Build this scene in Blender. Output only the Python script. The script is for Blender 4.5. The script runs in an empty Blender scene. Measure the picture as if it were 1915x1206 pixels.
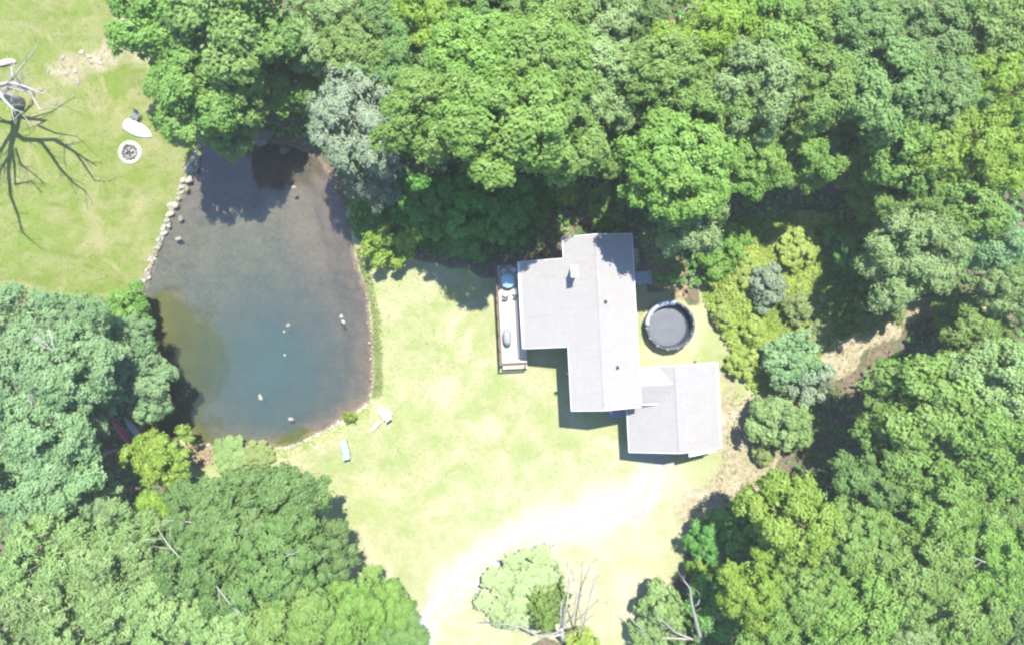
import bpy, bmesh, math, random
import numpy as np
from mathutils import Vector, Matrix, noise as mnoise

# ------------------------------------------------------------------ camera, world, sun, exposure
SC = bpy.context.scene
COL = SC.collection
CAM_H, PPM = 64.0, 20.0            # camera height in metres; photo pixels per metre at ground level


def at(px, py, z=0.0):
    """Where the point seen at photo pixel (px, py) lies when it is z metres above the ground."""
    k = (1.0 - z / CAM_H) / PPM
    return Vector(((px - 957.5) * k, (603.0 - py) * k, z))


cam = bpy.data.objects.new('camera', bpy.data.cameras.new('camera'))
COL.objects.link(cam)
cam.location = (0, 0, CAM_H)
cam.rotation_euler = (0, 0, 0)
cam.data.sensor_width = 36.0
cam.data.lens = 36.0 * CAM_H / (1915 / PPM)
cam.data.clip_end = 6000
SC.camera = cam

SUN_DIR = Vector((0.13, 0.42, 1.0)).normalized()
world = bpy.data.worlds.new('World')
SC.world = world
world.use_nodes = True
wn = world.node_tree
bg = wn.nodes['Background']
sky = wn.nodes.new('ShaderNodeTexSky')
sky.sky_type = 'NISHITA'
sky.sun_disc = False
sky.sun_elevation = math.asin(SUN_DIR.z)
sky.sun_rotation = math.atan2(SUN_DIR.x, SUN_DIR.y)
sky.air_density = 1.0
sky.dust_density = 0.1
sky.ozone_density = 5.0
wn.links.new(sky.outputs[0], bg.inputs[0])
bg.inputs[1].default_value = 0.15

sl = bpy.data.lights.new('sun', 'SUN')
sl.energy = 4.6
sl.angle = math.radians(0.55)
sl.color = (1.0, 0.965, 0.90)
so = bpy.data.objects.new('sun', sl)
COL.objects.link(so)
so.rotation_euler = SUN_DIR.to_track_quat('Z', 'Y').to_euler()

SC.view_settings.view_transform = 'Standard'
SC.view_settings.look = 'None'
SC.view_settings.gamma = 1.0
SC.view_settings.use_curve_mapping = False
SC.view_settings.exposure = 1.85
SC.cycles.filter_width = 2.3

rng = np.random.default_rng(11)
random.seed(11)

# ------------------------------------------------------------------ helpers


def tag(o, label=None, cat=None, group=None, kind=None):
    for k, v in (('label', label), ('category', cat), ('group', group), ('kind', kind)):
        if v:
            o[k] = v
    return o


def link(name, me, parent=None, mat=None):
    o = bpy.data.objects.new(name, me)
    COL.objects.link(o)
    if mat is not None and me is not None and len(me.materials) == 0:
        me.materials.append(mat)
    if parent is not None:
        o.parent = parent
    return o


def thing(name, label, cat, loc=(0, 0, 0), rz=0.0, group=None):
    o = bpy.data.objects.new(name, None)
    COL.objects.link(o)
    o.location = loc
    o.rotation_euler = (0, 0, rz)
    o.empty_display_size = 0.2
    return tag(o, label, cat, group)


class MB:
    """Collects shapes and links them as one mesh."""

    def __init__(s):
        s.v, s.f = [], []

    def add(s, v, f):
        b = len(s.v)
        s.v += [tuple(p) for p in v]
        s.f += [tuple(i + b for i in q) for q in f]
        return s

    def box(s, x0, x1, y0, y1, z0, z1, m=None):
        v = [(x, y, z) for z in (z0, z1) for y in (y0, y1) for x in (x0, x1)]
        if m is not None:
            v = [m @ Vector(p) for p in v]
        return s.add(v, [(0, 2, 3, 1), (4, 5, 7, 6), (0, 1, 5, 4), (2, 6, 7, 3), (0, 4, 6, 2), (1, 3, 7, 5)])

    def slab(s, top, t):
        """A plate: polygon TOP (counter-clockwise from above), thickness t downwards."""
        n = len(top)
        v = [tuple(p) for p in top] + [(p[0], p[1], p[2] - t) for p in top]
        f = [tuple(range(n)), tuple(range(2 * n - 1, n - 1, -1))]
        f += [(i, i + n, (i + 1) % n + n, (i + 1) % n) for i in range(n)]
        return s.add(v, f)

    def tube(s, pts, rad, n=6, cap=True):
        pts = [Vector(p) for p in pts]
        if not hasattr(rad, '__len__'):
            rad = [rad] * len(pts)
        v, f = [], []
        for i, p in enumerate(pts):
            d = (pts[min(i + 1, len(pts) - 1)] - pts[max(i - 1, 0)]).normalized()
            a = d.cross(Vector((0.31, 0.17, 0.93)))
            if a.length < 1e-3:
                a = d.cross(Vector((1, 0, 0)))
            a.normalize()
            b = d.cross(a)
            for k in range(n):
                t = 2 * math.pi * k / n
                v.append(p + (a * math.cos(t) + b * math.sin(t)) * rad[i])
        for i in range(len(pts) - 1):
            for k in range(n):
                f.append((i * n + k, i * n + (k + 1) % n, (i + 1) * n + (k + 1) % n, (i + 1) * n + k))
        if cap:
            f.append(tuple(range(n - 1, -1, -1)))
            f.append(tuple(range((len(pts) - 1) * n, len(pts) * n)))
        return s.add(v, f)

    def lathe(s, prof, n=32, cx=0, cy=0, closed=False):
        v, f = [], []
        for r, z in prof:
            for k in range(n):
                t = 2 * math.pi * k / n
                v.append((cx + r * math.cos(t), cy + r * math.sin(t), z))
        m = len(prof)
        for i in range(m if closed else m - 1):
            j = (i + 1) % m
            for k in range(n):
                f.append((i * n + k, i * n + (k + 1) % n, j * n + (k + 1) % n, j * n + k))
        return s.add(v, f)

    def mesh(s, name, smooth=False):
        me = bpy.data.meshes.new(name)
        me.from_pydata(s.v, [], s.f)
        if smooth:
            me.polygons.foreach_set('use_smooth', [True] * len(me.polygons))
        me.update()
        return me

    def build(s, name, mat, parent=None, smooth=False, bevel=0):
        me = s.mesh(name, smooth)
        if bevel:
            bm = bmesh.new()
            bm.from_mesh(me)
            bmesh.ops.bevel(bm, geom=bm.edges[:], offset=bevel, segments=2, affect='EDGES', profile=0.6)
            bm.to_mesh(me)
            bm.free()
        return link(name, me, parent, mat)


# ------------------------------------------------------------------ materials
class NT:
    def __init__(s, name):
        s.m = bpy.data.materials.new(name)
        s.m.use_nodes = True
        s.t = s.m.node_tree
        s.t.nodes.clear()

    def n(s, typ, ins=None, **kw):
        d = s.t.nodes.new(typ)
        for k, v in kw.items():
            setattr(d, k, v)
        for k, v in (ins or {}).items():
            s.put(d.inputs[k], v)
        return d

    def put(s, sock, v):
        if isinstance(v, bpy.types.NodeSocket):
            s.t.links.new(v, sock)
        elif isinstance(v, (tuple, list)) and len(v) == 3 and sock.type == 'RGBA':
            sock.default_value = (*v, 1)
        else:
            sock.default_value = v

    def noise(s, scale, detail=4, rough=0.55, vec=None, dist=0.0):
        d = s.n('ShaderNodeTexNoise', {'Scale': scale, 'Detail': detail, 'Roughness': rough, 'Distortion': dist})
        if vec is not None:
            s.put(d.inputs['Vector'], vec)
        return d.outputs[0]

    def math(s, op, a, b=0.0, c=0.0, clamp=False):
        d = s.n('ShaderNodeMath', {0: a, 1: b, 2: c}, operation=op, use_clamp=clamp)
        return d.outputs[0]

    def step(s, x, lo, hi):
        d = s.n('ShaderNodeMapRange', {'Value': x, 'From Min': lo, 'From Max': hi}, interpolation_type='SMOOTHSTEP')
        return d.outputs[0]

    def mix(s, f, a, b, mode='MIX'):
        d = s.n('ShaderNodeMix', data_type='RGBA', blend_type=mode)
        s.put(d.inputs[0], f)
        s.put(d.inputs[6], a)
        s.put(d.inputs[7], b)
        return d.outputs[2]

    def attr(s, name):
        return s.n('ShaderNodeAttribute', attribute_name=name)

    def coord(s, which='Object'):
        return s.n('ShaderNodeTexCoord').outputs[which]

    def pos(s):
        return s.n('ShaderNodeNewGeometry').outputs['Position']

    def bump(s, h, strength=0.5, dist=0.05):
        return s.n('ShaderNodeBump', {'Height': h, 'Strength': strength, 'Distance': dist}).outputs[0]

    def out(s, sh):
        s.n('ShaderNodeOutputMaterial', {0: sh})
        return s.m


def simple(name, c1, c2=None, scale=6.0, rough=0.7, bump=0.25, metal=0.0, world_space=False, spec=0.3, stretch=None):
    """A plain surface with grain: colour wanders between c1 and c2."""
    t = NT(name)
    c2 = c2 or tuple(x * 0.72 for x in c1)
    v = t.pos() if world_space else t.coord('Object')
    if stretch:
        v = t.n('ShaderNodeMapping', {'Vector': v, 'Scale': stretch}).outputs[0]
    big = t.noise(scale, 5, 0.6, v)
    fine = t.noise(scale * 7, 3, 0.6, v)
    rnd = t.n('ShaderNodeObjectInfo').outputs['Random']
    f = t.math('ADD', t.math('MULTIPLY', big, 0.75), t.math('MULTIPLY', rnd, 0.3))
    col = t.mix(t.step(f, 0.3, 0.8), c1, c2)
    col = t.mix(0.22, col, fine, 'OVERLAY')
    p = t.n('ShaderNodeBsdfPrincipled', {'Base Color': col, 'Roughness': rough, 'Metallic': metal, 'Specular IOR Level': spec,
                                        'Normal': t.bump(t.math('ADD', big, fine), bump, 0.03)})
    return t.out(p.outputs[0])


def leaf_mat(name, base, tip, trans=0.48, spread=0.34):
    """Leaves: tint (per clump) and the tree's own random value shift the hue; light also passes through."""
    t = NT(name)
    tint = t.attr('tint').outputs['Fac']
    rnd = t.n('ShaderNodeObjectInfo').outputs['Random']
    col = t.mix(tint, base, tip)
    hsv = t.n('ShaderNodeHueSaturation', {'Hue': t.math('ADD', 0.491, t.math('MULTIPLY', rnd, 0.012)),
                                         'Saturation': t.math('ADD', 0.96, t.math('MULTIPLY', rnd, 0.08)),
                                         'Value': t.math('ADD', 1 - spread * 0.3, t.math('MULTIPLY', rnd, spread * 0.6)), 'Color': col})
    p = t.n('ShaderNodeBsdfPrincipled', {'Base Color': hsv.outputs[0], 'Roughness': 0.55, 'Specular IOR Level': 0.25})
    trc = t.mix(1.0, hsv.outputs[0], (1.0, 1.0, 0.55), 'MULTIPLY')
    tr = t.n('ShaderNodeBsdfTranslucent', {'Color': trc})
    m = t.n('ShaderNodeMixShader', {0: trans, 1: p.outputs[0], 2: tr.outputs[0]})
    return t.out(m.outputs[0])


LEAF = {
    'mid': leaf_mat('leaf_mid_green', (0.116, 0.220, 0.037), (0.194, 0.300, 0.071)),
    'cool': leaf_mat('leaf_cool_green', (0.108, 0.204, 0.053), (0.175, 0.270, 0.086)),
    'bright': leaf_mat('leaf_bright_green', (0.112, 0.231, 0.040), (0.182, 0.303, 0.070)),
    'yellow': leaf_mat('leaf_yellow_green', (0.155, 0.255, 0.032), (0.235, 0.335, 0.056)),
    'blue': leaf_mat('leaf_blue_green', (0.123, 0.229, 0.089), (0.228, 0.335, 0.156)),
    'silver': leaf_mat('leaf_silver_green', (0.129, 0.178, 0.101), (0.194, 0.249, 0.151), 0.3),
    'pale': leaf_mat('leaf_pale_green', (0.220, 0.300, 0.120), (0.290, 0.360, 0.175), 0.4),
    'olive': leaf_mat('leaf_olive_green', (0.154, 0.250, 0.070), (0.248, 0.347, 0.140)),
    'dark': leaf_mat('leaf_dark_green', (0.093, 0.182, 0.042), (0.148, 0.238, 0.072)),
    'needle': leaf_mat('needle_green', (0.110, 0.200, 0.035), (0.180, 0.270, 0.055)),
    'vine': leaf_mat('leaf_vine', (0.185, 0.275, 0.045), (0.336, 0.385, 0.100)),
    'weed': leaf_mat('leaf_weed', (0.150, 0.215, 0.060), (0.270, 0.300, 0.120)),
    'under': leaf_mat('leaf_undergrowth', (0.066, 0.206, 0.035), (0.138, 0.306, 0.061)),
    'purple': leaf_mat('leaf_purple', (0.060, 0.045, 0.050), (0.120, 0.095, 0.100)),
}
BARK = simple('bark', (0.16, 0.13, 0.10), (0.08, 0.065, 0.05), 4, 0.9, 0.6)
DEADWOOD = simple('bleached_dead_wood', (0.274, 0.253, 0.231), (0.169, 0.154, 0.138), 5, 0.85, 0.5)
STONE = simple('pale_stone', (0.249, 0.229, 0.183), (0.131, 0.118, 0.092), 2.2, 0.9, 0.5, world_space=True)
STONE_TAN = simple('tan_stone', (0.183, 0.155, 0.113), (0.113, 0.098, 0.070), 2.2, 0.9, 0.5, world_space=True)
STONE_DARK = simple('dark_stone', (0.11, 0.10, 0.09), (0.06, 0.055, 0.05), 2.2, 0.9, 0.5, world_space=True)
WHITE = simple('white_paint', (0.80, 0.80, 0.78), (0.70, 0.70, 0.68), 3, 0.5, 0.08)
SIDING = simple('grey_siding', (0.390, 0.398, 0.390), (0.328, 0.335, 0.335), 2, 0.7, 0.1)
DARKMETAL = simple('dark_metal', (0.035, 0.037, 0.042), (0.02, 0.02, 0.024), 6, 0.45, 0.1, 0.3)
GREYMETAL = simple('grey_metal', (0.34, 0.35, 0.37), (0.24, 0.25, 0.27), 6, 0.45, 0.1, 0.3)
DECKWOOD = simple('pale_deck_wood', (0.390, 0.341, 0.275), (0.312, 0.272, 0.213), 2.5, 0.8, 0.3, stretch=(6, 0.5, 6))
RAILWOOD = simple('dark_rail_wood', (0.095, 0.058, 0.048), (0.055, 0.036, 0.03), 4, 0.75, 0.3)
GREYWOOD = simple('weathered_grey_wood', (0.21, 0.225, 0.26), (0.14, 0.15, 0.175), 4, 0.8, 0.3)
CHARCOAL = simple('charcoal_fabric', (0.085, 0.085, 0.09), (0.05, 0.05, 0.055), 5, 0.8, 0.3)
GLASS_TABLE = simple('teal_tinted_glass', (0.20, 0.36, 0.36), (0.14, 0.28, 0.29), 3, 0.12, 0.02, spec=0.6)
TURQ = simple('pale_turquoise_fabric', (0.195, 0.328, 0.296), (0.156, 0.273, 0.250), 5, 0.75, 0.2)
GREENPAINT = simple('dark_green_paint', (0.05, 0.10, 0.075), (0.03, 0.07, 0.05), 5, 0.6, 0.1)
RED = simple('faded_red_hull', (0.33, 0.045, 0.055), (0.22, 0.03, 0.04), 3, 0.5, 0.1)
GREYHULL = simple('grey_hull', (0.26, 0.27, 0.31), (0.18, 0.19, 0.22), 3, 0.6, 0.1)
BOATWHITE = simple('white_hull', (0.78, 0.78, 0.77), (0.66, 0.66, 0.65), 2, 0.5, 0.08)
POOLWALL = simple('pool_wall_slate', (0.045, 0.05, 0.062), (0.03, 0.034, 0.042), 5, 0.5, 0.1)
POOLRAIL = simple('pool_rail_grey', (0.088, 0.096, 0.110), (0.055, 0.061, 0.072), 5, 0.45, 0.1)
COVER = simple('grey_pool_cover', (0.058, 0.062, 0.071), (0.048, 0.053, 0.061), 1.2, 0.55, 0.12)
TARP = simple('pale_blue_folded_tarp', (0.30, 0.36, 0.40), (0.17, 0.20, 0.24), 5, 0.6, 0.5)
ASH = simple('ash', (0.25, 0.24, 0.23), (0.10, 0.095, 0.09), 9, 0.95, 0.6)
CHAR = simple('charred_log', (0.05, 0.045, 0.04), (0.02, 0.02, 0.02), 9, 0.95, 0.6)
WINGLASS = simple('window_glass', (0.03, 0.04, 0.05), (0.02, 0.025, 0.03), 2, 0.08, 0.0, spec=0.8)
DOORPAINT = simple('garage_door_white', (0.66, 0.66, 0.64), (0.58, 0.58, 0.56), 2, 0.5, 0.1)


def roof_mat(name, c1, c2):
    t = NT(name)
    v = t.coord('Object')
    br = t.n('ShaderNodeTexBrick', {'Vector': t.n('ShaderNodeMapping', {'Vector': v, 'Rotation': (0, 0, math.pi / 2)}).outputs[0],
                                   'Color1': c1, 'Color2': c2, 'Mortar': tuple(x * 0.62 for x in c1), 'Scale': 1.0, 'Mortar Size': 0.008,
                                   'Mortar Smooth': 0.3, 'Bias': 0.1, 'Brick Width': 0.32, 'Row Height': 0.14})
    big = t.noise(0.7, 4, 0.65, v)
    st = t.noise(1.0, 4, 0.6, t.n('ShaderNodeMapping', {'Vector': v, 'Scale': (0.35, 2.6, 1)}).outputs[0])
    fine = t.noise(26, 3, 0.7, v)
    col = t.mix(t.step(big, 0.35, 0.7), br.outputs[0], tuple(x * 0.86 for x in c1))
    col = t.mix(t.math('MULTIPLY', t.step(st, 0.5, 0.72), 0.6), col, (c1[0] * 0.8, c1[1] * 0.77, c1[2] * 0.72))
    col = t.mix(0.35, col, fine, 'OVERLAY')
    p = t.n('ShaderNodeBsdfPrincipled', {'Base Color': col, 'Roughness': 0.85, 'Specular IOR Level': 0.25,
                                        'Normal': t.bump(t.math('ADD', t.math('MULTIPLY', br.outputs['Fac'], -0.6), t.math('MULTIPLY', fine, 0.5)), 0.5, 0.02)})
    return t.out(p.outputs[0])


ROOF = roof_mat('grey_roof_shingles', (0.213, 0.202, 0.190), (0.188, 0.178, 0.169))

# ------------------------------------------------------------------ ground, pond bed, water
POND = [(376, 286), (366, 312), (350, 338), (334, 372), (320, 402), (305, 440), (290, 482), (276, 522), (262, 550), (276, 575), (282, 620),
        (272, 660), (285, 700), (298, 745), (278, 785), (262, 806), (280, 818), (345, 823), (400, 831), (450, 831), (500, 836), (530, 834),
        (570, 819), (620, 794), (662, 770), (688, 746), (695, 705), (692, 650), (690, 600), (685, 560), (674, 520), (662, 480), (652, 430),
        (640, 380), (622, 335), (602, 300), (575, 282), (545, 272), (505, 262), (470, 258), (430, 255), (395, 262)]


def inside(poly, x, y):
    poly = np.array(poly, float)
    r = np.zeros(x.shape, bool)
    j = len(poly) - 1
    for i in range(len(poly)):
        xi, yi = poly[i]
        xj, yj = poly[j]
        if yi != yj:
            r ^= ((yi > y) != (yj > y)) & (x < (xj - xi) * (y - yi) / (yj - yi) + xi)
        j = i
    return r


def sdist(poly, x, y):
    """Signed distance in photo pixels (20 to the metre), positive inside."""
    p = np.array(poly, float)
    d = np.full(x.shape, 1e9)
    for i in range(len(p)):
        a, b = p[i], p[(i + 1) % len(p)]
        e = b - a
        t = np.clip(((x - a[0]) * e[0] + (y - a[1]) * e[1]) / max(e @ e, 1e-9), 0, 1)
        d = np.minimum(d, np.hypot(x - a[0] - t * e[0], y - a[1] - t * e[1]))
    return np.where(inside(poly, x, y), d, -d)


def sm(x, lo, hi):
    t = np.clip((x - lo) / (hi - lo), 0, 1)
    return t * t * (3 - 2 * t)


def vnoise(x, y, seed, cell):
    """Smooth value noise on arrays, 0..1."""
    g = np.random.default_rng(seed).random((64, 64))
    u, v = x / cell, y / cell
    i, j = np.floor(u).astype(int), np.floor(v).astype(int)
    fu, fv = u - i, v - j
    fu, fv = fu * fu * (3 - 2 * fu), fv * fv * (3 - 2 * fv)
    q = lambda a, b: g[a % 64, b % 64]
    return (q(i, j) * (1 - fu) + q(i + 1, j) * fu) * (1 - fv) + (q(i, j + 1) * (1 - fu) + q(i + 1, j + 1) * fu) * fv


Z_LAWN_W = [(-400, -600), (240, -600), (262, 60), (330, 190), (378, 262), (378, 300), (268, 552), (120, 600), (-400, 620)]
F_TOP = [(252, -900), (262, 40), (318, 120), (335, 205), (375, 268), (480, 280), (600, 300), (640, 372), (662, 450), (700, 470), (735, 452), (800, 492),
         (880, 505), (930, 520), (978, 500), (1052, 490), (1190, 470), (1205, 545), (1300, 560), (1318, 540), (1330, 480), (1400, 462), (1480, 395),
         (1545, 420), (1535, 560), (1560, 632), (1640, 600), (1720, 560), (2500, 560), (2500, -900)]
F_RIGHT = [(1720, 585), (1640, 655), (1560, 715), (1490, 730), (1480, 800), (1440, 905), (1330, 950), (1275, 1010), (1290, 1060), (1215, 1120), (1190, 1320), (1190, 2000),
           (2500, 2000), (2500, 560)]
F_LEFT = [(-600, 560), (60, 560), (200, 575), (262, 555), (276, 640), (290, 740), (262, 806), (250, 850), (340, 850), (345, 900), (520, 900), (580, 960), (600, 1040), (650, 1100), (740, 1110),
          (780, 1180), (790, 2000), (-600, 2000)]
F_PATCH = [(930, 1260), (1000, 1195), (1100, 1190), (1150, 1240), (1140, 2000), (930, 2000)]
VINE = [(1312, 545), (1325, 480), (1400, 450), (1490, 395), (1550, 410), (1535, 470), (1530, 560), (1562, 630), (1530, 660), (1480, 700), (1450, 720), (1425, 735), (1400, 720), (1372, 660), (1340, 605)]
TAN = [(1360, 760), (1450, 720), (1520, 680), (1620, 600), (1720, 560), (1740, 588), (1650, 665), (1560, 730), (1490, 760), (1475, 850), (1440, 905), (1360, 930), (1330, 960), (1280, 1000), (1340, 900)]
TAN3 = [(1346, 660), (1385, 760), (1450, 810), (1470, 870), (1440, 910), (1375, 945), (1300, 975), (1262, 1010), (1275, 930), (1345, 870)]
TAN2 = [(205, -200), (262, -200), (268, 60), (300, 85), (375, 80), (380, 108), (300, 116), (222, 118), (150, 165), (75, 150), (110, 100), (170, 85), (205, 60)]
YARD_E = [(1196, 560), (1310, 560), (1335, 620), (1355, 700), (1352, 880), (1250, 885), (1345, 690), (1200, 690)]
DRIVE = [(1195, 838), (1252, 838), (1256, 905), (1240, 950), (1180, 985), (1090, 1015), (1000, 1040), (930, 1075), (880, 1118), (830, 1170), (795, 1240), (770, 1400), (640, 1400), (700, 1260), (765, 1160), (800, 1095), (850, 1040), (920, 990),
         (1000, 955), (1090, 925), (1160, 900), (1192, 875)]
DIRT_N = [(960, 470), (985, 430), (1045, 385), (1075, 340), (1105, 345), (1120, 380), (1190, 430), (1210, 540), (1290, 560), (1290, 450), (1180, 420), (1052, 440), (1052, 485), (970, 490)]


def axis(lo, hi, stp, far):
    a = list(np.arange(lo, hi + 1e-6, stp))
    d, p, q = stp, lo, hi
    left, right = [], []
    while q < far:
        d *= 1.5
        p -= d
        q += d
        left.append(p)
        right.append(q)
    return np.array(left[::-1] + a + right)


gx, gy = axis(-56, 56, 0.28, 2600), axis(-38, 38, 0.28, 2600)
GX, GY = np.meshgrid(gx, gy)
gpx, gpy = 957.5 + GX * PPM, 603 - GY * PPM
WATER_Z = -0.25


def pond_depth(px, py):
    d = sdist(POND, px + (vnoise(px, py, 5, 14) - .5) * 8, py + (vnoise(px, py, 6, 14) - .5) * 8) / PPM
    return d


def ground_z(px, py):
    z = (vnoise(px, py, 1, 90) - .5) * 0.22 + (vnoise(px, py, 2, 22) - .5) * 0.05
    near_house = sm(-sdist([(900, 430), (1370, 430), (1370, 860), (900, 860)], px, py), 0, 120)
    z = z * near_house
    d = pond_depth(px, py)
    bank = sm(d, -0.9, 0.0)
    z = z * (1 - bank) - 0.20 * bank
    z = np.where(d > 0, -0.20 - np.minimum(1.7, d * 0.55) * sm(d, 0, 0.4), z)
    return z


def zone(poly, soft, jit=26, seed=3):
    d = sdist(poly, gpx + (vnoise(gpx, gpy, seed, 30) - .5) * jit * 2, gpy + (vnoise(gpx, gpy, seed + 9, 30) - .5) * jit * 2)
    return sm(d, -soft, soft)


GZ = ground_z(gpx, gpy)
za = np.zeros(GX.shape + (4,), np.float32)
zb = np.zeros_like(za)
za[..., 0] = zone(Z_LAWN_W, 30, 6)
forest = np.maximum.reduce([zone(F_TOP, 14, 14, 3), zone(F_RIGHT, 14, 12, 4), zone(F_LEFT, 14, 12, 5), zone(F_PATCH, 12, 12, 6)])
za[..., 1] = forest
za[..., 2] = np.maximum.reduce([zone(TAN, 22, 18, 7), zone(TAN2, 26, 16, 8) * .8, zone(TAN3, 24, 14, 9)])
za[..., 3] = zone([(1060, 860), (1300, 830), (1345, 880), (1330, 950), (1270, 1010), (1240, 1260), (820, 1300), (800, 1060), (900, 930)], 110, 30, 27)
zb[..., 0] = zone(DRIVE, 38, 12, 21)
zb[..., 1] = np.maximum(zone(VINE, 10, 14, 22), zone(DIRT_N, 14, 10, 23) * 0.0)
zb[..., 2] = zone(DIRT_N, 14, 10, 23)
zb[..., 3] = 1
pd = pond_depth(gpx, gpy)


def grid_mesh(name, X, Y, Z, keep=None):
    h, w = X.shape
    me = bpy.data.meshes.new(name)
    idx = np.arange(h * w).reshape(h, w)
    q = np.stack([idx[:-1, :-1], idx[:-1, 1:], idx[1:, 1:], idx[1:, :-1]], -1)
    if keep is not None:
        q = q[keep]
    q = q.reshape(-1, 4)
    used, inv = np.unique(q, return_inverse=True)
    q = inv.reshape(-1, 4)
    co = np.stack([X.ravel(), Y.ravel(), Z.ravel()], -1)[used]
    me.vertices.add(len(co))
    me.vertices.foreach_set('co', co.astype(np.float32).ravel())
    me.loops.add(q.size)
    me.loops.foreach_set('vertex_index', q.astype(np.int32).ravel())
    me.polygons.add(len(q))
    me.polygons.foreach_set('loop_start', np.arange(0, q.size, 4, dtype=np.int32))
    me.polygons.foreach_set('use_smooth', np.ones(len(q), bool))
    me.update(calc_edges=True)
    return me, used


def put_col(me, name, data):
    a = me.attributes.new(name, 'FLOAT_COLOR', 'POINT')
    a.data.foreach_set('color', np.ascontiguousarray(data, np.float32).ravel())


gm, used = grid_mesh('ground', GX, GY, GZ)
put_col(gm, 'zone_a', za.reshape(-1, 4)[used])
put_col(gm, 'zone_b', zb.reshape(-1, 4)[used])
bed = np.zeros_like(za)
bed[..., 0] = sm(pd, -0.35, 0.1)
alg = np.maximum(zone([(262, 548), (320, 552), (350, 590), (400, 610), (410, 680), (385, 720), (360, 740), (370, 790), (420, 850), (250, 850), (230, 640)], 26, 16, 31),
                 zone([(510, 845), (525, 812), (560, 800), (590, 812), (560, 845)], 14, 10, 32))
bed[..., 1] = alg
mauve = np.maximum(sm(gpx, 470, 620), sm(430 - gpy, -60, 120) * .8)
bed[..., 2] = mauve
bed[..., 3] = 1
put_col(gm, 'bed', bed.reshape(-1, 4)[used])

t = NT('ground_material')
P = t.pos()
A = t.n('ShaderNodeSeparateColor', {0: t.attr('zone_a').outputs['Color']}).outputs
B = t.n('ShaderNodeSeparateColor', {0: t.attr('zone_b').outputs['Color']}).outputs
C = t.n('ShaderNodeSeparateColor', {0: t.attr('bed').outputs['Color']}).outputs
n_big, n_mid, n_small, n_fine = t.noise(0.10, 4, 0.6, P), t.noise(0.42, 5, 0.65, P), t.noise(2.2, 4, 0.7, P), t.noise(9, 3, 0.75, P)
n_streak = t.noise(0.5, 5, 0.6, t.n('ShaderNodeMapping', {'Vector': P, 'Rotation': (0, 0, 0.5), 'Scale': (0.5, 1.6, 1)}).outputs[0], 0.6)
lawn = t.mix(t.step(n_mid, 0.35, 0.68), (0.156, 0.179, 0.069), (0.202, 0.195, 0.105))
lawn = t.mix(t.math('MULTIPLY', t.step(n_streak, 0.52, 0.72), 0.6), lawn, (0.125, 0.155, 0.050))
lawn = t.mix(t.math('MULTIPLY', t.step(n_big, 0.5, 0.7), 0.6), lawn, (0.228, 0.219, 0.136))
wl = t.mix(t.step(n_mid, 0.36, 0.66), (0.090, 0.116, 0.022), (0.125, 0.133, 0.049))
wl = t.mix(t.math('MULTIPLY', t.step(n_streak, 0.52, 0.7), 0.75), wl, (0.069, 0.098, 0.015))
wl = t.mix(t.math('MULTIPLY', t.step(n_big, 0.52, 0.72), 0.6), wl, (0.145, 0.138, 0.064))
dry = t.noise(0.22, 5, 0.65, t.n('ShaderNodeMapping', {'Vector': P, 'Location': (31, 7, 0)}).outputs[0], 0.8)
lawn = t.mix(t.math('MULTIPLY', t.step(dry, 0.5, 0.68), 0.75), lawn, (0.245, 0.215, 0.144))
wl = t.mix(t.math('MULTIPLY', t.step(dry, 0.48, 0.66), 0.8), wl, (0.162, 0.148, 0.069))
grn = t.noise(0.3, 4, 0.6, t.n('ShaderNodeMapping', {'Vector': P, 'Location': (-13, 17, 0)}).outputs[0], 0.5)
lawn = t.mix(t.math('MULTIPLY', t.step(grn, 0.54, 0.7), 0.4), lawn, (0.127, 0.170, 0.053))
wl = t.mix(t.math('MULTIPLY', t.step(grn, 0.52, 0.68), 0.6), wl, (0.078, 0.117, 0.015))
col = t.mix(A[0], lawn, wl)
bl = t.attr('zone_a').outputs['Alpha']
col = t.mix(t.math('MULTIPLY', bl, t.math('ADD', 0.05, t.math('MULTIPLY', n_mid, 0.6)), clamp=True), col, (0.262, 0.240, 0.186))
edge = lambda m, w=0.9, n=n_small: t.step(t.math('ADD', m, t.math('MULTIPLY', t.math('SUBTRACT', n, 0.5), w)), 0.38, 0.62)
tan = t.mix(t.step(n_small, 0.38, 0.66), (0.221, 0.183, 0.126), (0.136, 0.123, 0.064))
tan = t.mix(t.math('MULTIPLY', t.step(n_mid, 0.5, 0.66), 0.7), tan, (0.253, 0.221, 0.168))
col = t.mix(t.step(t.math('ADD', A[2], t.math('MULTIPLY', t.math('SUBTRACT', t.math('ADD', t.math('MULTIPLY', n_mid, .6), t.math('MULTIPLY', n_small, .4)), 0.5), 1.6)), 0.2, 0.95), col, tan)
litter = t.mix(t.step(n_small, 0.35, 0.7), (0.077, 0.058, 0.041), (0.129, 0.100, 0.071))
litter = t.mix(t.math('MULTIPLY', t.step(n_mid, 0.45, 0.62), 0.7), litter, (0.033, 0.062, 0.018))
col = t.mix(edge(A[1]), col, litter)
dirt = t.mix(t.step(n_small, 0.35, 0.65), (0.221, 0.165, 0.099), (0.085, 0.062, 0.037))
col = t.mix(t.math('MULTIPLY', edge(B[2]), 0.85), col, dirt)
vs = t.mix(n_small, (0.066, 0.085, 0.022), (0.118, 0.125, 0.044))
col = t.mix(edge(B[1]), col, vs)
gravel = t.mix(t.step(n_fine, 0.3, 0.7), (0.216, 0.205, 0.182), (0.175, 0.167, 0.145))
gravel = t.mix(t.math('MULTIPLY', t.step(n_streak, 0.5, 0.7), 0.3), gravel, (0.265, 0.257, 0.184))
col = t.mix(t.step(t.math('ADD', B[0], t.math('MULTIPLY', t.math('SUBTRACT', n_mid, 0.5), 0.9)), 0.2, 0.85), col, gravel)
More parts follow.
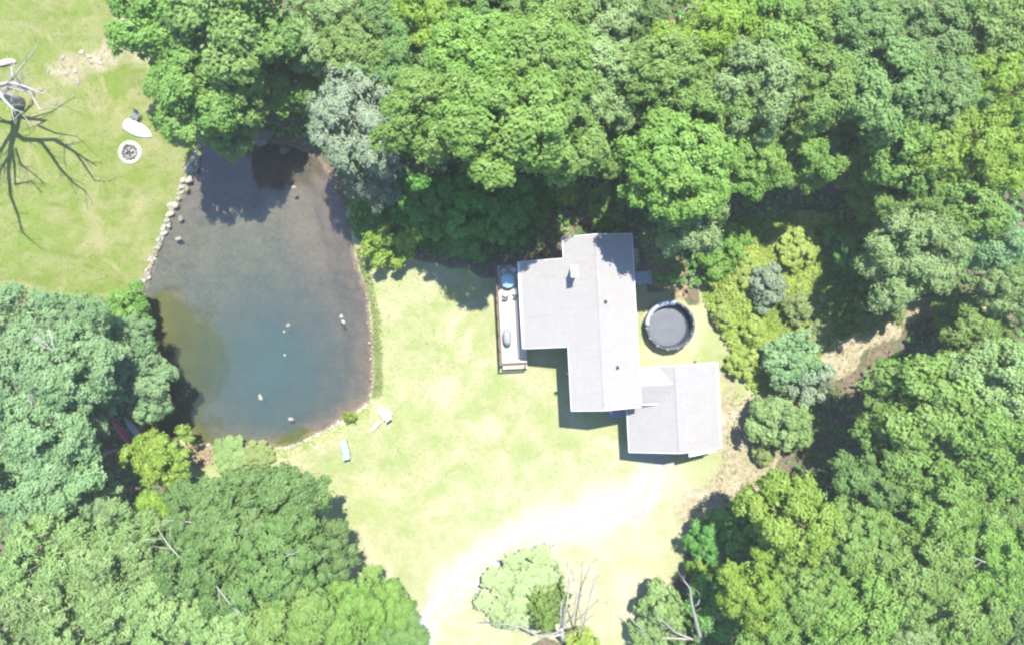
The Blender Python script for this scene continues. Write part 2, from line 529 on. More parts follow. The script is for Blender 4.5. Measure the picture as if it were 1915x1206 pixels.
bedc = t.mix(C[2], (0.102, 0.089, 0.060), (0.137, 0.095, 0.069))
bedc = t.mix(t.step(n_mid, 0.35, 0.7), bedc, t.mix(C[2], (0.069, 0.069, 0.052), (0.090, 0.069, 0.057)))
bedc = t.mix(t.math('MULTIPLY', t.step(n_small, 0.42, 0.68), 0.6), bedc, (0.147, 0.112, 0.071))
bedc = t.mix(t.math('MULTIPLY', t.step(n_streak, 0.52, 0.7), 0.5), bedc, (0.065, 0.065, 0.047))
bedc = t.mix(t.math('MULTIPLY', t.step(t.noise(5, 3, 0.8, P), 0.5, 0.64), 0.45), bedc, (0.049, 0.042, 0.032))
algc = t.mix(t.step(n_mid, 0.4, 0.62), (0.092, 0.080, 0.026), (0.068, 0.070, 0.026))
bedc = t.mix(edge(C[1], 0.9, n_mid), bedc, algc)
col = t.mix(edge(C[0], 0.3), col, bedc)
col = t.mix(0.5, col, t.math('ADD', t.math('MULTIPLY', n_fine, 0.8), 0.1), 'OVERLAY')
h = t.math('ADD', t.math('MULTIPLY', n_fine, 0.7), n_small)
p = t.n('ShaderNodeBsdfPrincipled', {'Base Color': col, 'Roughness': 0.95, 'Specular IOR Level': 0.08, 'Normal': t.bump(h, 0.55, 0.08)})
GROUND_MAT = t.out(p.outputs[0])
tag(link('ground', gm, None, GROUND_MAT), kind='structure')

# the water: a sheet over the pond; clear in the shallows, cloudy teal where deep
wx, wy = np.arange(-36.5, -11, 0.35), np.arange(-13, 19.5, 0.35)
WX, WY = np.meshgrid(wx, wy)
wpx, wpy = 957.5 + WX * PPM, 603 - WY * PPM
wd = pond_depth(wpx, wpy)
keep = (wd[:-1, :-1] > -1.0)
wm, wused = grid_mesh('pond_water', WX, WY, np.full(WX.shape, WATER_Z), keep)
murk = np.zeros(WX.shape + (4,), np.float32)
deep = np.exp(-(((wpx - 505) / 150) ** 2 + ((wpy - 690) / 165) ** 2))
murk[..., 0] = np.clip(0.06 + 0.76 * deep, 0, 0.85) * sm(wd, 0, 2.5)
put_col(wm, 'murk', murk.reshape(-1, 4)[wused])
t = NT('pond_water_material')
P = t.pos()
mk = t.n('ShaderNodeSeparateColor', {0: t.attr('murk').outputs['Color']}).outputs[0]
nn = t.noise(0.5, 4, 0.6, P)
mk = t.math('MULTIPLY', mk, t.math('ADD', 0.5, t.math('ADD', t.math('MULTIPLY', nn, 0.5), t.math('MULTIPLY', t.noise(4.5, 3, 0.75, P), 0.4))), clamp=True)
ripple = t.bump(t.noise(2.6, 3, 0.5, P), 0.06, 0.03)
clear = t.n('ShaderNodeBsdfTransparent', {0: (0.86, 0.91, 0.90)})
cloud = t.n('ShaderNodeBsdfDiffuse', {0: t.mix(t.noise(1.2, 4, 0.7, P), (0.026, 0.050, 0.047), (0.037, 0.060, 0.055))})
body = t.n('ShaderNodeMixShader', {0: mk, 1: clear.outputs[0], 2: cloud.outputs[0]})
gl = t.n('ShaderNodeBsdfGlossy', {'Color': (1, 1, 1), 'Roughness': 0.04, 'Normal': ripple})
fr = t.n('ShaderNodeFresnel', {'IOR': 1.5, 'Normal': ripple})
w = t.n('ShaderNodeMixShader', {0: fr.outputs[0], 1: body.outputs[0], 2: gl.outputs[0]})
tag(link('pond_water', wm, None, t.out(w.outputs[0])), kind='structure')


def gz(px, py):
    return float(ground_z(np.array([float(px)]), np.array([float(py)]))[0])


def on_ground(px, py, lift=0.0):
    v = at(px, py, 0)
    v.z = gz(px, py) + lift
    return v


# the gravel drive: a low crowned sheet over the ground, ragged at its edges
dx = sdist(DRIVE, gpx + (vnoise(gpx, gpy, 41, 11) - .5) * 22, gpy + (vnoise(gpx, gpy, 42, 11) - .5) * 22)
kd = (dx[:-1, :-1] > 14) & (dx[1:, 1:] > 14) & (np.abs(GX[:-1, :-1]) < 50) & (np.abs(GY[:-1, :-1]) < 36)
dm, dused = grid_mesh('gravel_drive', GX, GY, GZ + 0.012 + 0.03 * sm(dx, 8, 30), kd)
t = NT('drive_gravel')
P = t.pos()
n1, n2, n3 = t.noise(11, 3, 0.75, P), t.noise(0.5, 4, 0.6, P), t.noise(2.4, 4, 0.7, P)
tk = t.n('ShaderNodeSeparateColor', {0: t.attr('track').outputs['Color']}).outputs
c = t.mix(t.step(n1, 0.3, 0.7), (0.256, 0.242, 0.209), (0.197, 0.184, 0.155))
c = t.mix(t.math('MULTIPLY', t.step(n2, 0.45, 0.7), 0.5), c, (0.215, 0.200, 0.135))
c = t.mix(t.math('MULTIPLY', t.step(n3, 0.52, 0.7), 0.4), c, (0.180, 0.176, 0.112))
c = t.mix(t.math('MULTIPLY', tk[0], t.math('ADD', 0.35, t.math('MULTIPLY', n2, 0.5))), c, (0.301, 0.289, 0.262))
c = t.mix(t.math('MULTIPLY', tk[1], t.step(n3, 0.4, 0.62)), c, (0.170, 0.180, 0.090))
p = t.n('ShaderNodeBsdfPrincipled', {'Base Color': c, 'Roughness': 0.95, 'Specular IOR Level': 0.1, 'Normal': t.bump(t.math('ADD', n1, t.math('MULTIPLY', tk[0], -0.4)), 0.6, 0.05)})
CL = [(1222, 835), (1222, 905), (1185, 948), (1090, 975), (1000, 1005), (920, 1045), (855, 1100), (800, 1170), (740, 1280), (700, 1400)]
cd_ = np.full(GX.shape, 1e9)
for (ax_, ay_), (bx_, by_) in zip(CL[:-1], CL[1:]):
    t_ = np.clip(((gpx - ax_) * (bx_ - ax_) + (gpy - ay_) * (by_ - ay_)) / ((bx_ - ax_) ** 2 + (by_ - ay_) ** 2), 0, 1)
    cd_ = np.minimum(cd_, np.hypot(gpx - ax_ - t_ * (bx_ - ax_), gpy - ay_ - t_ * (by_ - ay_)))
cd_ = cd_ + (vnoise(gpx, gpy, 44, 40) - .5) * 8
trk = np.zeros(GX.shape + (4,), np.float32)
trk[..., 0] = sm(cd_, 6, 11) * (1 - sm(cd_, 19, 26))
trk[..., 1] = 0.4 * (1 - sm(cd_, 3, 8)) + 0.3 * sm(cd_, 34, 46)
put_col(dm, 'track', trk.reshape(-1, 4)[dused])
tag(link('gravel_drive', dm, None, t.out(p.outputs[0])), kind='structure')

# ------------------------------------------------------------------ leaves: a fast builder for many small faces


def unit(a):
    return a / np.maximum(np.linalg.norm(a, axis=-1, keepdims=True), 1e-9)


def leaf_mesh(name, cen, nor, size, tint, r, aspect=0.62):
    """One rhombic leaf face at every centre, facing NOR, of half-length SIZE."""
    n = len(cen)
    ax = unit(np.cross(nor, unit(r.normal(size=(n, 3)))))
    bx = np.cross(nor, ax)
    s = size[:, None]
    drop = nor * s * 0.25
    v = np.stack([cen + ax * s - drop, cen + bx * s * aspect, cen - ax * s - drop, cen - bx * s * aspect], 1).reshape(-1, 3)
    me = bpy.data.meshes.new(name)
    me.vertices.add(4 * n)
    me.vertices.foreach_set('co', v.astype(np.float32).ravel())
    me.loops.add(4 * n)
    me.loops.foreach_set('vertex_index', np.arange(4 * n, dtype=np.int32))
    me.polygons.add(n)
    me.polygons.foreach_set('loop_start', np.arange(0, 4 * n, 4, dtype=np.int32))
    me.update(calc_edges=True)
    a = me.attributes.new('tint', 'FLOAT', 'FACE')
    a.data.foreach_set('value', np.clip(tint, 0, 1).astype(np.float32))
    return me


def dirs(r, n, zmin=-1.0, bias=None, k=0.0):
    d = unit(r.normal(size=(n * 4, 3)))
    if bias is not None:
        d = unit(d + np.asarray(bias) * k)
    d = d[d[:, 2] > zmin][:n]
    return d


def crown(name, seed, R=5.0, boughs=20, lobes=7, clumps=7, leaves=20, lobe_r=0.75, clump_r=0.46, leaf=(0.14, 0.23), aspect=0.62, squash=0.8, droop=0.0, ragged=0.25):
    """A crown of boughs that carry lobes that carry leaf clumps, with gaps between the boughs."""
    r = np.random.default_rng(seed)
    cs, ns, ss, ts = [], [], [], []
    ga = math.pi * (3 - math.sqrt(5))
    for i in range(boughs):
        u = (i + 0.5) / boughs
        z = 1 - 1.45 * u
        a = ga * i + r.normal() * 0.25
        q = math.sqrt(max(0, 1 - z * z))
        bd = unit(np.array([q * math.cos(a), q * math.sin(a), z]) + r.normal(size=3) * 0.12)
        dist = R * (0.64 + ragged * (r.random() - 0.5))
        bp = bd * dist * np.array([1, 1, squash])
        br = R * r.uniform(0.24, 0.36)
        btint = r.normal() * 0.12
        for ld in dirs(r, lobes, -0.45, bd * 0.7 + np.array([0, 0, 0.45]), 1.0):
            lp = bp + ld * br * r.uniform(0.55, 1.0)
            lr = lobe_r * r.uniform(0.7, 1.3)
            lt = r.normal() * 0.12
            cd = dirs(r, clumps, -0.5, ld * 0.6 + bd * 0.3 + np.array([0, 0, 0.4]), 0.9)
            cp = lp + cd * lr * r.uniform(0.6, 1.0, (len(cd), 1))
            cp[:, 2] -= droop * r.random(len(cd)) * lr
            m = len(cd)
            cr = clump_r * r.uniform(0.7, 1.2, (m, 1, 1))
            off = r.normal(size=(m, leaves, 3)) * 0.43
            lc = cp[:, None, :] + off * cr
            lc[..., 2] -= droop * np.abs(off[..., 2]) * cr[..., 0]
            ln = unit(cd[:, None, :] * 0.9 + off * 0.9 + r.normal(size=(m, leaves, 3)) * 0.4 + np.array([0, 0, 0.6]))
            cs.append(lc.reshape(-1, 3))
            ns.append(ln.reshape(-1, 3))
            k = m * leaves
            ss.append(r.uniform(leaf[0], leaf[1], k))
            ts.append(np.repeat(0.45 + btint + lt + r.normal(size=m) * 0.13, leaves) + r.normal(size=k) * 0.12)
    k = int(1500 * min(1, (R / 5.0) ** 2 * 2))
    ip = unit(r.normal(size=(k, 3))) * (r.random((k, 1)) ** 0.45) * R * 0.84 * np.array([1, 1, squash * 0.75])
    cs.append(ip)
    ns.append(unit(r.normal(size=(k, 3)) * 0.6 + np.array([0, 0, 0.9])))
    ss.append(r.uniform(leaf[0] * 1.3, leaf[1] * 1.7, k))
    ts.append(0.4 + r.normal(size=k) * 0.2)
    return leaf_mesh(name, np.concatenate(cs), np.concatenate(ns), np.concatenate(ss), np.concatenate(ts), r, aspect)


def conifer(name, seed, Hh=5.0, R=1.8, whorls=13, leaf=(0.10, 0.17)):
    r = np.random.default_rng(seed)
    cs, ns, ss, ts = [], [], [], []
    for w_ in range(whorls):
        f = (w_ + 0.3) / whorls
        z0 = Hh * f
        reach = R * (1 - f) ** 0.8 + 0.12
        nb = max(5, int(11 * (1 - f) + 4))
        for k in range(nb):
            a = 2 * math.pi * (k + r.random() * 0.6) / nb + w_ * 0.7
            L = reach * r.uniform(0.75, 1.12)
            n = int(70 * L / R) + 14
            t_ = r.random(n) ** 0.7
            side = r.normal(size=n) * 0.16 * L * (1.1 - t_)
            x = np.cos(a) * t_ * L - np.sin(a) * side
            y = np.sin(a) * t_ * L + np.cos(a) * side
            z = z0 - 0.25 * t_ * L + r.normal(size=n) * 0.05
            cs.append(np.stack([x, y, z], -1))
            ns.append(unit(np.stack([np.cos(a) * .4 + r.normal(size=n) * .4, np.sin(a) * .4 + r.normal(size=n) * .4, np.full(n, .9)], -1)))
            ss.append(r.uniform(*leaf, n))
            ts.append(np.full(n, 0.45 + r.normal() * .15) + r.normal(size=n) * .15)
    return leaf_mesh(name, np.concatenate(cs), np.concatenate(ns), np.concatenate(ss), np.concatenate(ts), r, 0.3)


CROWNS = {
    'oak': [crown('oak_crown', 100 + i, boughs=b_, lobes=l_, clumps=c_, leaves=n_, lobe_r=lr_, clump_r=cr_, leaf=lf_, ragged=rg_)
            for i, (b_, l_, c_, n_, lr_, cr_, lf_, rg_) in enumerate([(22, 7, 7, 20, .75, .46, (.14, .23), .25), (26, 7, 8, 18, .60, .38, (.11, .18), .35), (17, 8, 7, 22, .95, .55, (.16, .26), .42),
                                                                     (20, 7, 7, 21, .80, .50, (.12, .22), .45), (24, 6, 8, 18, .65, .42, (.13, .20), .5)])],
    'maple': [crown('maple_crown', 120 + i, boughs=b_, lobes=l_, clumps=c_, leaves=n_, lobe_r=lr_, clump_r=cr_, leaf=lf_, ragged=rg_)
              for i, (b_, l_, c_, n_, lr_, cr_, lf_, rg_) in enumerate([(18, 7, 7, 22, .85, .52, (.15, .25), .36), (15, 8, 7, 22, 1.05, .58, (.17, .27), .45), (21, 7, 7, 20, .70, .44, (.13, .21), .4), (17, 7, 8, 21, .9, .5, (.14, .24), .55)])],
    'star': [crown('star_crown', 140 + i, boughs=17, lobes=7, clumps=8, leaves=18, lobe_r=0.9, clump_r=0.46, leaf=(0.16, 0.27), aspect=0.34, ragged=0.4, droop=0.3) for i in range(3)],
    'willow': [crown('willow_crown', 160 + i, boughs=18, lobes=9, clumps=10, leaves=13, lobe_r=0.75, clump_r=0.34, leaf=(0.12, 0.2), aspect=0.4, ragged=0.42, droop=0.9, squash=0.95) for i in range(2)],
    'bush': [crown('bush_crown', 180 + i, R=2.0, boughs=16, lobes=6, clumps=7, leaves=12, lobe_r=0.34, clump_r=0.25, leaf=(0.10, 0.17), squash=0.75, ragged=0.55) for i in range(4)],
}
CONES = [conifer('conifer_crown', 200 + i) for i in range(2)]


def trunk_mesh(seed, Hh=10.0, R=5.0, limbs=6):
    r = random.Random(seed)
    m = MB()
    pts = [(0, 0, -0.3), (0, 0, 0.15), (r.uniform(-.1, .1), r.uniform(-.1, .1), Hh * .35), (r.uniform(-.3, .3), r.uniform(-.3, .3), Hh * .7), (0, 0, Hh * 1.0), (0, 0, Hh * 1.25)]
    m.tube(pts, [.46, .34, .28, .22, .13, .04], 8)
    for k in range(limbs):
        a = 2 * math.pi * (k + r.random() * .5) / limbs
        z0 = Hh * r.uniform(.5, .85)
        L = R * r.uniform(.55, .8)
        q = [(0, 0, z0), (math.cos(a) * L * .4, math.sin(a) * L * .4, z0 + L * .3), (math.cos(a + .2) * L, math.sin(a + .2) * L, z0 + L * r.uniform(.35, .7))]
        m.tube(q, [.15, .1, .03], 6)
    return m.mesh('trunk', True)


TRUNKS = [trunk_mesh(300 + i) for i in range(4)]
for me in TRUNKS:
    me.materials.append(BARK)
for k in CROWNS:
    for me in CROWNS[k]:
        me.materials.append(LEAF['mid'])
for me in CONES:
    me.materials.append(LEAF['needle'])


def set_mat(o, m):
    o.material_slots[0].link = 'OBJECT'
    o.material_slots[0].material = m


count = [0]


def tree(name, cat, px, py, r, zc, shape, leafkind, label, group, sx=1.0, sy=1.0, vz=1.0, ang=None, branches=0):
    """PX, PY: where the middle of the crown is seen; r its radius in photo pixels; zc its height in metres."""
    i = count[0]
    count[0] += 1
    c = at(px, py, zc)
    gp = (957.5 + c.x * PPM, 603 - c.y * PPM)
    lean = Vector((0, 0, 0))
    sd = lambda v: float(sdist(POND, np.array([957.5 + v.x * PPM]), np.array([603 - v.y * PPM]))[0])
    for _ in range(40):
        f_ = c + lean
        if sd(f_) < -16:
            break
        g_ = Vector((sd(f_ + Vector((.3, 0, 0))) - sd(f_), sd(f_ + Vector((0, .3, 0))) - sd(f_), 0))
        lean -= g_.normalized() * 0.3
    c += lean
    c.z = gz(957.5 + c.x * PPM, 603 - c.y * PPM)
    root = thing(name, label, cat, c, 0, group)
    a = ang if ang is not None else (i * 2.399) % 6.28
    base = 2.0 if shape == 'bush' else 5.0
    s = r * (1 - zc / CAM_H) / PPM / base
    rs_ = random.Random(900 + i)
    if shape == 'bush':
        sx, sy = sx * rs_.uniform(.85, 1.25), sy * rs_.uniform(.85, 1.25)
    else:
        sx, sy, vz = sx * rs_.uniform(.92, 1.22), sy * rs_.uniform(.92, 1.2), vz * rs_.uniform(.78, 1.0)
    pool = CROWNS[shape]
    cr = link('crown', pool[i % len(pool)], root)
    set_mat(cr, LEAF[leafkind])
    cr.location = (-lean.x, -lean.y, zc)
    cr.rotation_euler = (0, 0, a)
    cr.scale = (s * sx, s * sy, s * vz)
    tr = link('trunk', TRUNKS[i % 4], root)
    ts = max(0.25, s * (0.4 if shape == 'bush' else 1.0))
    tr.scale = (ts, ts, max(0.03, zc / 10.0))
    ax_ = Vector((-lean.x, -lean.y, zc))
    tr.rotation_euler = (0, 0, a) if lean.length < .1 else ax_.to_track_quat('Z', 'Y').to_euler()
    if lean.length > .1:
        tr.scale.z = ax_.length / 10.0
    rr = random.Random(500 + i)
    for b in range(branches):
        m = MB()
        aa = rr.uniform(0, 6.28)
        rad = r / PPM * rr.uniform(.1, .75)
        o = Vector((math.cos(aa) * rad * .5 - lean.x, math.sin(aa) * rad * .5 - lean.y, zc + s * 2.6 * vz))
        d = Vector((math.cos(aa + rr.uniform(-.6, .6)), math.sin(aa + rr.uniform(-.6, .6)), rr.uniform(.15, .45)))
        L = rr.uniform(1.5, 3.4)
        p1 = o + d * L * .5 + Vector((rr.uniform(-.2, .2), rr.uniform(-.2, .2), .1))
        m.tube([o - d * 1.2 - Vector((0, 0, 1.2)), o, p1, o + d * L], [.07, .055, .04, .014], 5)
        for q in range(3):
            e = Vector((d.x + rr.uniform(-.9, .9), d.y + rr.uniform(-.9, .9), d.z + .1)).normalized()
            f = o + d * L * rr.uniform(.2, .8)
            m.tube([f, f + e * L * .25 + Vector((0, 0, .06)), f + e * L * .5], [.032, .024, .01], 4)
        m.build('bare_branch', DEADWOOD, root, True)
    return root


G_WOOD = 'trees of the wood above the house'
G_EAST = 'trees of the wood to the right of the house'
G_WEST = 'blue-green trees left of the pond'
G_SOUTH = 'trees in the lower left corner'
T = [
    # px, py, r, zc, shape, leaf, label, group, extras
    (318, 52, 88, 9, 'maple', 'bright', 'bright green tree at the top edge beside the sandy lawn strip', G_WOOD, {}),
    (445, 40, 105, 11, 'maple', 'bright', 'wide bright green tree at the top edge above the pond', G_WOOD, {}),
    (378, 162, 88, 9.5, 'maple', 'bright', 'bright green tree overhanging the lawn near the white boat', G_WOOD, {}),
    (425, 160, 80, 8.5, 'maple', 'bright', 'bright green tree above the blue shaded end of the pond', G_WOOD, {}),
    (512, 142, 64, 6.0, 'maple', 'bright', 'bright green tree dipping into the shade above the dark pond rocks', G_WOOD, {}),
    (425, 238, 46, 6.0, 'bush', 'bright', 'low bright green bough-like tree leaning out over the pond tip', G_WOOD, dict(vz=.8)),
    (560, 165, 50, 4.0, 'bush', 'mid', 'small shaded tree between the bright maple and the silver tree', G_WOOD, {}),
    (598, 62, 82, 8.5, 'star', 'olive', 'olive yellow tree at the top edge between bright maple and darker oaks', G_WOOD, {}),
    (672, 232, 84, 10, 'willow', 'silver', 'pale silver-grey tree at the upper right shore of the pond', G_WOOD, dict(sy=1.25, ang=0.25)),
    (700, 330, 52, 6.5, 'willow', 'silver', 'lower drooping silver-green tree hanging by the pond shore', G_WOOD, dict(sy=1.2, ang=0.1)),
    (672, 105, 68, 9.5, 'oak', 'mid', 'mid-green tree just above the pale silver tree', G_WOOD, {}),
    (738, 40, 62, 9.5, 'oak', 'cool', 'bluish green tree at the top edge left of the yellow crown', G_WOOD, {}),
    (800, 28, 70, 10.5, 'star', 'yellow', 'yellow-green crown at the top edge above the great oak', G_WOOD, {}),
    (752, 122, 66, 10, 'oak', 'cool', 'bluish green tree between the silver tree and the great oak', G_WOOD, {}),
    (805, 212, 92, 16, 'oak', 'mid', 'light green oak crown beside the silver tree, above the undergrowth', G_WOOD, {}),
    (905, 120, 100, 15, 'oak', 'mid', 'upper half crown of the great oak above the deck', G_WOOD, {}),
    (1010, 130, 95, 15.5, 'oak', 'mid', 'great oak crown above the chimney, second from the top edge', G_WOOD, {}),
    (945, 240, 98, 18, 'oak', 'mid', 'lower oak crown overhanging the dark undergrowth left of the house', G_WOOD, {}),
    (1030, 240, 92, 14, 'oak', 'mid', 'oak crown straight above the tan dirt track behind the house', G_WOOD, {}),
    (1112, 150, 82, 12, 'oak', 'olive', 'yellowish green oak crown above the house roof ridge', G_WOOD, {}),
    (1035, 28, 72, 12, 'oak', 'mid', 'oak crown cut by the top edge above the chimney', G_WOOD, {}),
    (915, 5, 70, 7.5, 'maple', 'dark', 'dark low tree cut by the top edge right of the yellow crown', G_WOOD, {}),
    (1125, 40, 62, 10, 'oak', 'olive', 'small olive crown at the top edge above the house gable', G_WOOD, {}),
    (1200, 30, 50, 6.5, 'maple', 'dark', 'dark low tree beside the gap at the top edge', G_WOOD, {}),
    (1140, 260, 58, 8, 'oak', 'mid', 'shaded tree hanging over the dirt track behind the house', G_WOOD, {}),
    (1235, 150, 84, 12, 'oak', 'mid', 'green crown up from the garage with dark gap on its upper side', G_WOOD, {}),
    (1330, 82, 86, 11, 'star', 'yellow', 'yellow-tinged crown just below the bare gap at the top edge', G_WOOD, {}),
    (1432, 60, 78, 11, 'oak', 'mid', 'crown at the top edge right of the bare twiggy gap', G_WOOD, {}),
    (1300, 205, 80, 12, 'oak', 'mid', 'crown directly above the round pool, third row from the roof', G_WOOD, {}),
    (1408, 165, 92, 12.5, 'oak', 'olive', 'broad olive-green crown in the middle of the upper right wood', G_WOOD, {}),
    (1262, 318, 92, 13.5, 'oak', 'mid', 'crown above the house, whose lower side hangs in deep shade', G_WOOD, {}),
    (1370, 285, 84, 9.5, 'oak', 'mid', 'crown left of the dark hole in the canopy', G_WOOD, {}),
    (1288, 398, 72, 9.5, 'oak', 'olive', 'tree next to the house that shades the roof corner', G_WOOD, {}),
    (1490, 285, 72, 8.5, 'oak', 'mid', 'crown right below the dark hole in the canopy', G_WOOD, {}),
    (1525, 165, 84, 11.5, 'oak', 'mid', 'crown between the olive crown and the pair with a thin fallen trunk', G_WOOD, {}),
    (1520, 45, 68, 10.5, 'oak', 'mid', 'round crown at the top edge, second right of the twiggy gap', G_WOOD, {}),
    (1608, 65, 78, 11, 'oak', 'cool', 'bluish crown at the top edge left of the sandy opening', G_WOOD, {}),
    (1640, 170, 82, 11.5, 'oak', 'cool', 'bluish crown below the sandy opening near the top edge', G_WOOD, {}),
    (1592, 262, 76, 7, 'oak', 'mid', 'crown above the yellow-green vine slope', G_WOOD, {}),
    (1735, 78, 80, 11, 'oak', 'cool', 'bluish crown at the top edge right of the sandy opening', G_WOOD, {}),
    (1835, 60, 88, 11, 'oak', 'mid', 'green crown filling the top right corner', G_WOOD, {}),
    (1745, 180, 82, 11.5, 'oak', 'cool', 'bluish crown left of the yellow corner crowns', G_WOOD, {}),
    (1862, 175, 78, 11, 'star', 'yellow', 'bright yellow-green crown on the right edge below the corner', G_WOOD, {}),
    (1790, 262, 88, 11, 'star', 'yellow', 'spreading yellow-green crown, largest yellow one of the upper right', G_WOOD, {}),
    (1880, 290, 72, 10.5, 'star', 'yellow', 'yellow-green crown cut by the right edge', G_WOOD, {}),
    (1690, 285, 70, 10, 'oak', 'mid', 'green crown left of the spreading yellow crown', G_WOOD, {}),
    (1642, 362, 66, 5.0, 'star', 'mid', 'star-leaved crown above the shaded slope', G_WOOD, {}),
    (1712, 372, 74, 8, 'star', 'mid', 'star-leaved crown below the yellow spreading crown', G_WOOD, {}),
    (1704, 478, 88, 8.5, 'star', 'olive', 'star-leaved tree standing out alone over the shaded vine slope', G_WOOD, {}),
    (1808, 375, 70, 9, 'maple', 'mid', 'green crown inward from the right edge beside a dark gap', G_WOOD, {}),
    (1850, 452, 66, 7.5, 'maple', 'blue', 'dull blue-green tree in the shade near the right edge', G_WOOD, {}),
    (1885, 545, 56, 8, 'star', 'olive', 'olive tree on the right edge above the purple shrub', G_EAST, {}),
    (1826, 632, 62, 6.5, 'oak', 'mid', 'tree at the far end of the tan path', G_EAST, {}),
    (1748, 748, 104, 9, 'maple', 'mid', 'big round tree beside the tan path that throws the broad shadow', G_EAST, {}),
    (1672, 800, 74, 8, 'maple', 'mid', 'lower lobed tree on the house side of the big round tree', G_EAST, {}),
    (1862, 712, 80, 10.5, 'oak', 'olive', 'olive crown right of the big round tree', G_EAST, {}),
    (1838, 820, 84, 10.5, 'maple', 'mid', 'crown on the right edge below the big round tree', G_EAST, {}),
    (1735, 862, 76, 8.5, 'maple', 'mid', 'crown under the big round tree toward the lower wood', G_EAST, {}),
    (1642, 915, 72, 8, 'oak', 'dark', 'darker low crown below the broad path shadow', G_EAST, {}),
    (1762, 958, 82, 10.5, 'oak', 'mid', 'rounded crown left of the grey bare branch', G_EAST, {}),
    (1480, 968, 84, 10, 'maple', 'yellow', 'bright yellow-green tree standing out over the driveway side', G_EAST, {}),
    (1600, 1012, 76, 10, 'oak', 'mid', 'grey-green crown right of the bright yellow-green tree', G_EAST, {}),
    (1868, 920, 60, 8, 'oak', 'mid', 'crown on the right edge above the grey bare branch', G_EAST, {}),
    (1858, 1040, 72, 9, 'oak', 'mid', 'crown on the right edge below the grey bare branch', G_EAST, dict(branches=2)),
    (1700, 1075, 86, 11, 'oak', 'mid', 'crown in the middle of the lower right wood', G_EAST, {}),
    (1410, 1105, 70, 9.5, 'star', 'yellow', 'yellow crown right of the bleached dead trunk', G_EAST, {}),
    (1512, 1110, 76, 10.5, 'oak', 'mid', 'crown right of the yellow crown by the dead trunk', G_EAST, {}),
    (1600, 1150, 76, 11, 'oak', 'mid', 'crown at the bottom edge, centre of the lower right wood', G_EAST, {}),
    (1450, 1190, 66, 10, 'oak', 'mid', 'crown cut by the bottom edge right of the dead trunk', G_EAST, {}),
    (1790, 1155, 78, 9, 'oak', 'mid', 'crown at the bottom edge near the lower right corner', G_EAST, {}),
    (1885, 1170, 60, 8, 'maple', 'dark', 'dark crown in the very bottom right corner', G_EAST, {}),
    (1690, 1195, 62, 10, 'oak', 'olive', 'olive crown at the bottom edge, third in from the corner', G_EAST, {}),
    # left of the pond
    (45, 605, 82, 9, 'willow', 'blue', 'pale blue-green tree by the lawn at the left edge', G_WEST, dict(vz=.8)),
    (150, 605, 72, 8.5, 'willow', 'blue', 'feathery blue-green tree by the lawn, next to the lime bush', G_WEST, dict(vz=.8)),
    (40, 705, 84, 10, 'oak', 'blue', 'blue-green tree with bare twigs at the left edge', G_WEST, dict(branches=2)),
    (140, 690, 78, 10, 'oak', 'blue', 'blue-green tree with bleached twigs in the middle of its group', G_WEST, dict(branches=2)),
    (225, 650, 56, 5.5, 'willow', 'blue', 'pale blue-green tree just below the lime bush', G_WEST, {}),
    (272, 706, 52, 5, 'oak', 'blue', 'blue-green tree leaning farthest over the pond', G_WEST, dict(branches=1)),
    (172, 742, 54, 6.5, 'oak', 'blue', 'blue-green tree with white bare limbs above the red boat', G_WEST, dict(branches=2)),
    (280, 764, 28, 4.5, 'bush', 'blue', 'small blue-green bush above the red boat', G_WEST, {}),
    (85, 795, 76, 10, 'oak', 'blue', 'blue-green tree with bare twigs inland of the red boat', G_WEST, dict(branches=2)),
    (18, 815, 62, 8.5, 'oak', 'blue', 'blue-green tree halfway down the left edge', G_WEST, dict(branches=2)),
    (108, 878, 70, 9, 'oak', 'blue', 'blue-green tree left of the round lime tree', G_WEST, dict(branches=2)),
    (55, 905, 84, 9.5, 'maple', 'blue', 'deep blue-green tree on the left edge above the olive trees', G_WEST, {}),
    (158, 950, 55, 7, 'oak', 'blue', 'low blue-green tree bordering the olive tree', G_WEST, {}),
    # lower left
    (95, 1045, 92, 11, 'star', 'olive', 'pale olive tree near the left edge below the blue-green trees', G_SOUTH, {}),
    (215, 1035, 84, 11, 'star', 'olive', 'pale olive tree left of the dark oak with bare twigs', G_SOUTH, {}),
    (45, 1150, 86, 11, 'star', 'olive', 'pale olive tree in the bottom left corner', G_SOUTH, {}),
    (175, 1150, 86, 11, 'star', 'olive', 'pale olive tree at the bottom edge next to the corner one', G_SOUTH, {}),
    (300, 1130, 74, 10.5, 'oak', 'olive', 'olive crown at the bottom edge below the dark oak', G_SOUTH, {}),
    (305, 975, 58, 9, 'star', 'yellow', 'yellowish crown between the lime tree and the dark oak', G_SOUTH, {}),
    (400, 958, 88, 11, 'oak', 'dark', 'dark green oak nearest the pond foot', G_SOUTH, dict(branches=1)),
    (508, 955, 82, 10, 'oak', 'dark', 'dark green oak reaching into the lawn', G_SOUTH, {}),
    (390, 1050, 86, 11.5, 'oak', 'dark', 'dark green oak with white bare twigs showing', G_SOUTH, dict(branches=2)),
    (500, 1045, 86, 11.5, 'oak', 'dark', 'dark green oak in the middle of its cluster', G_SOUTH, dict(branches=1)),
    (592, 1030, 72, 8, 'oak', 'dark', 'dark green oak on the lawn edge, farthest toward the drive', G_SOUTH, {}),
    (430, 1155, 76, 11, 'oak', 'olive', 'olive-tinged oak at the bottom edge below the bare twigs', G_SOUTH, {}),
    (545, 1150, 74, 11, 'oak', 'mid', 'green oak at the bottom edge below the dark cluster', G_SOUTH, {}),
    (648, 1150, 66, 9, 'oak', 'mid', 'green oak at the bottom edge next to the drive-side tree', G_SOUTH, {}),
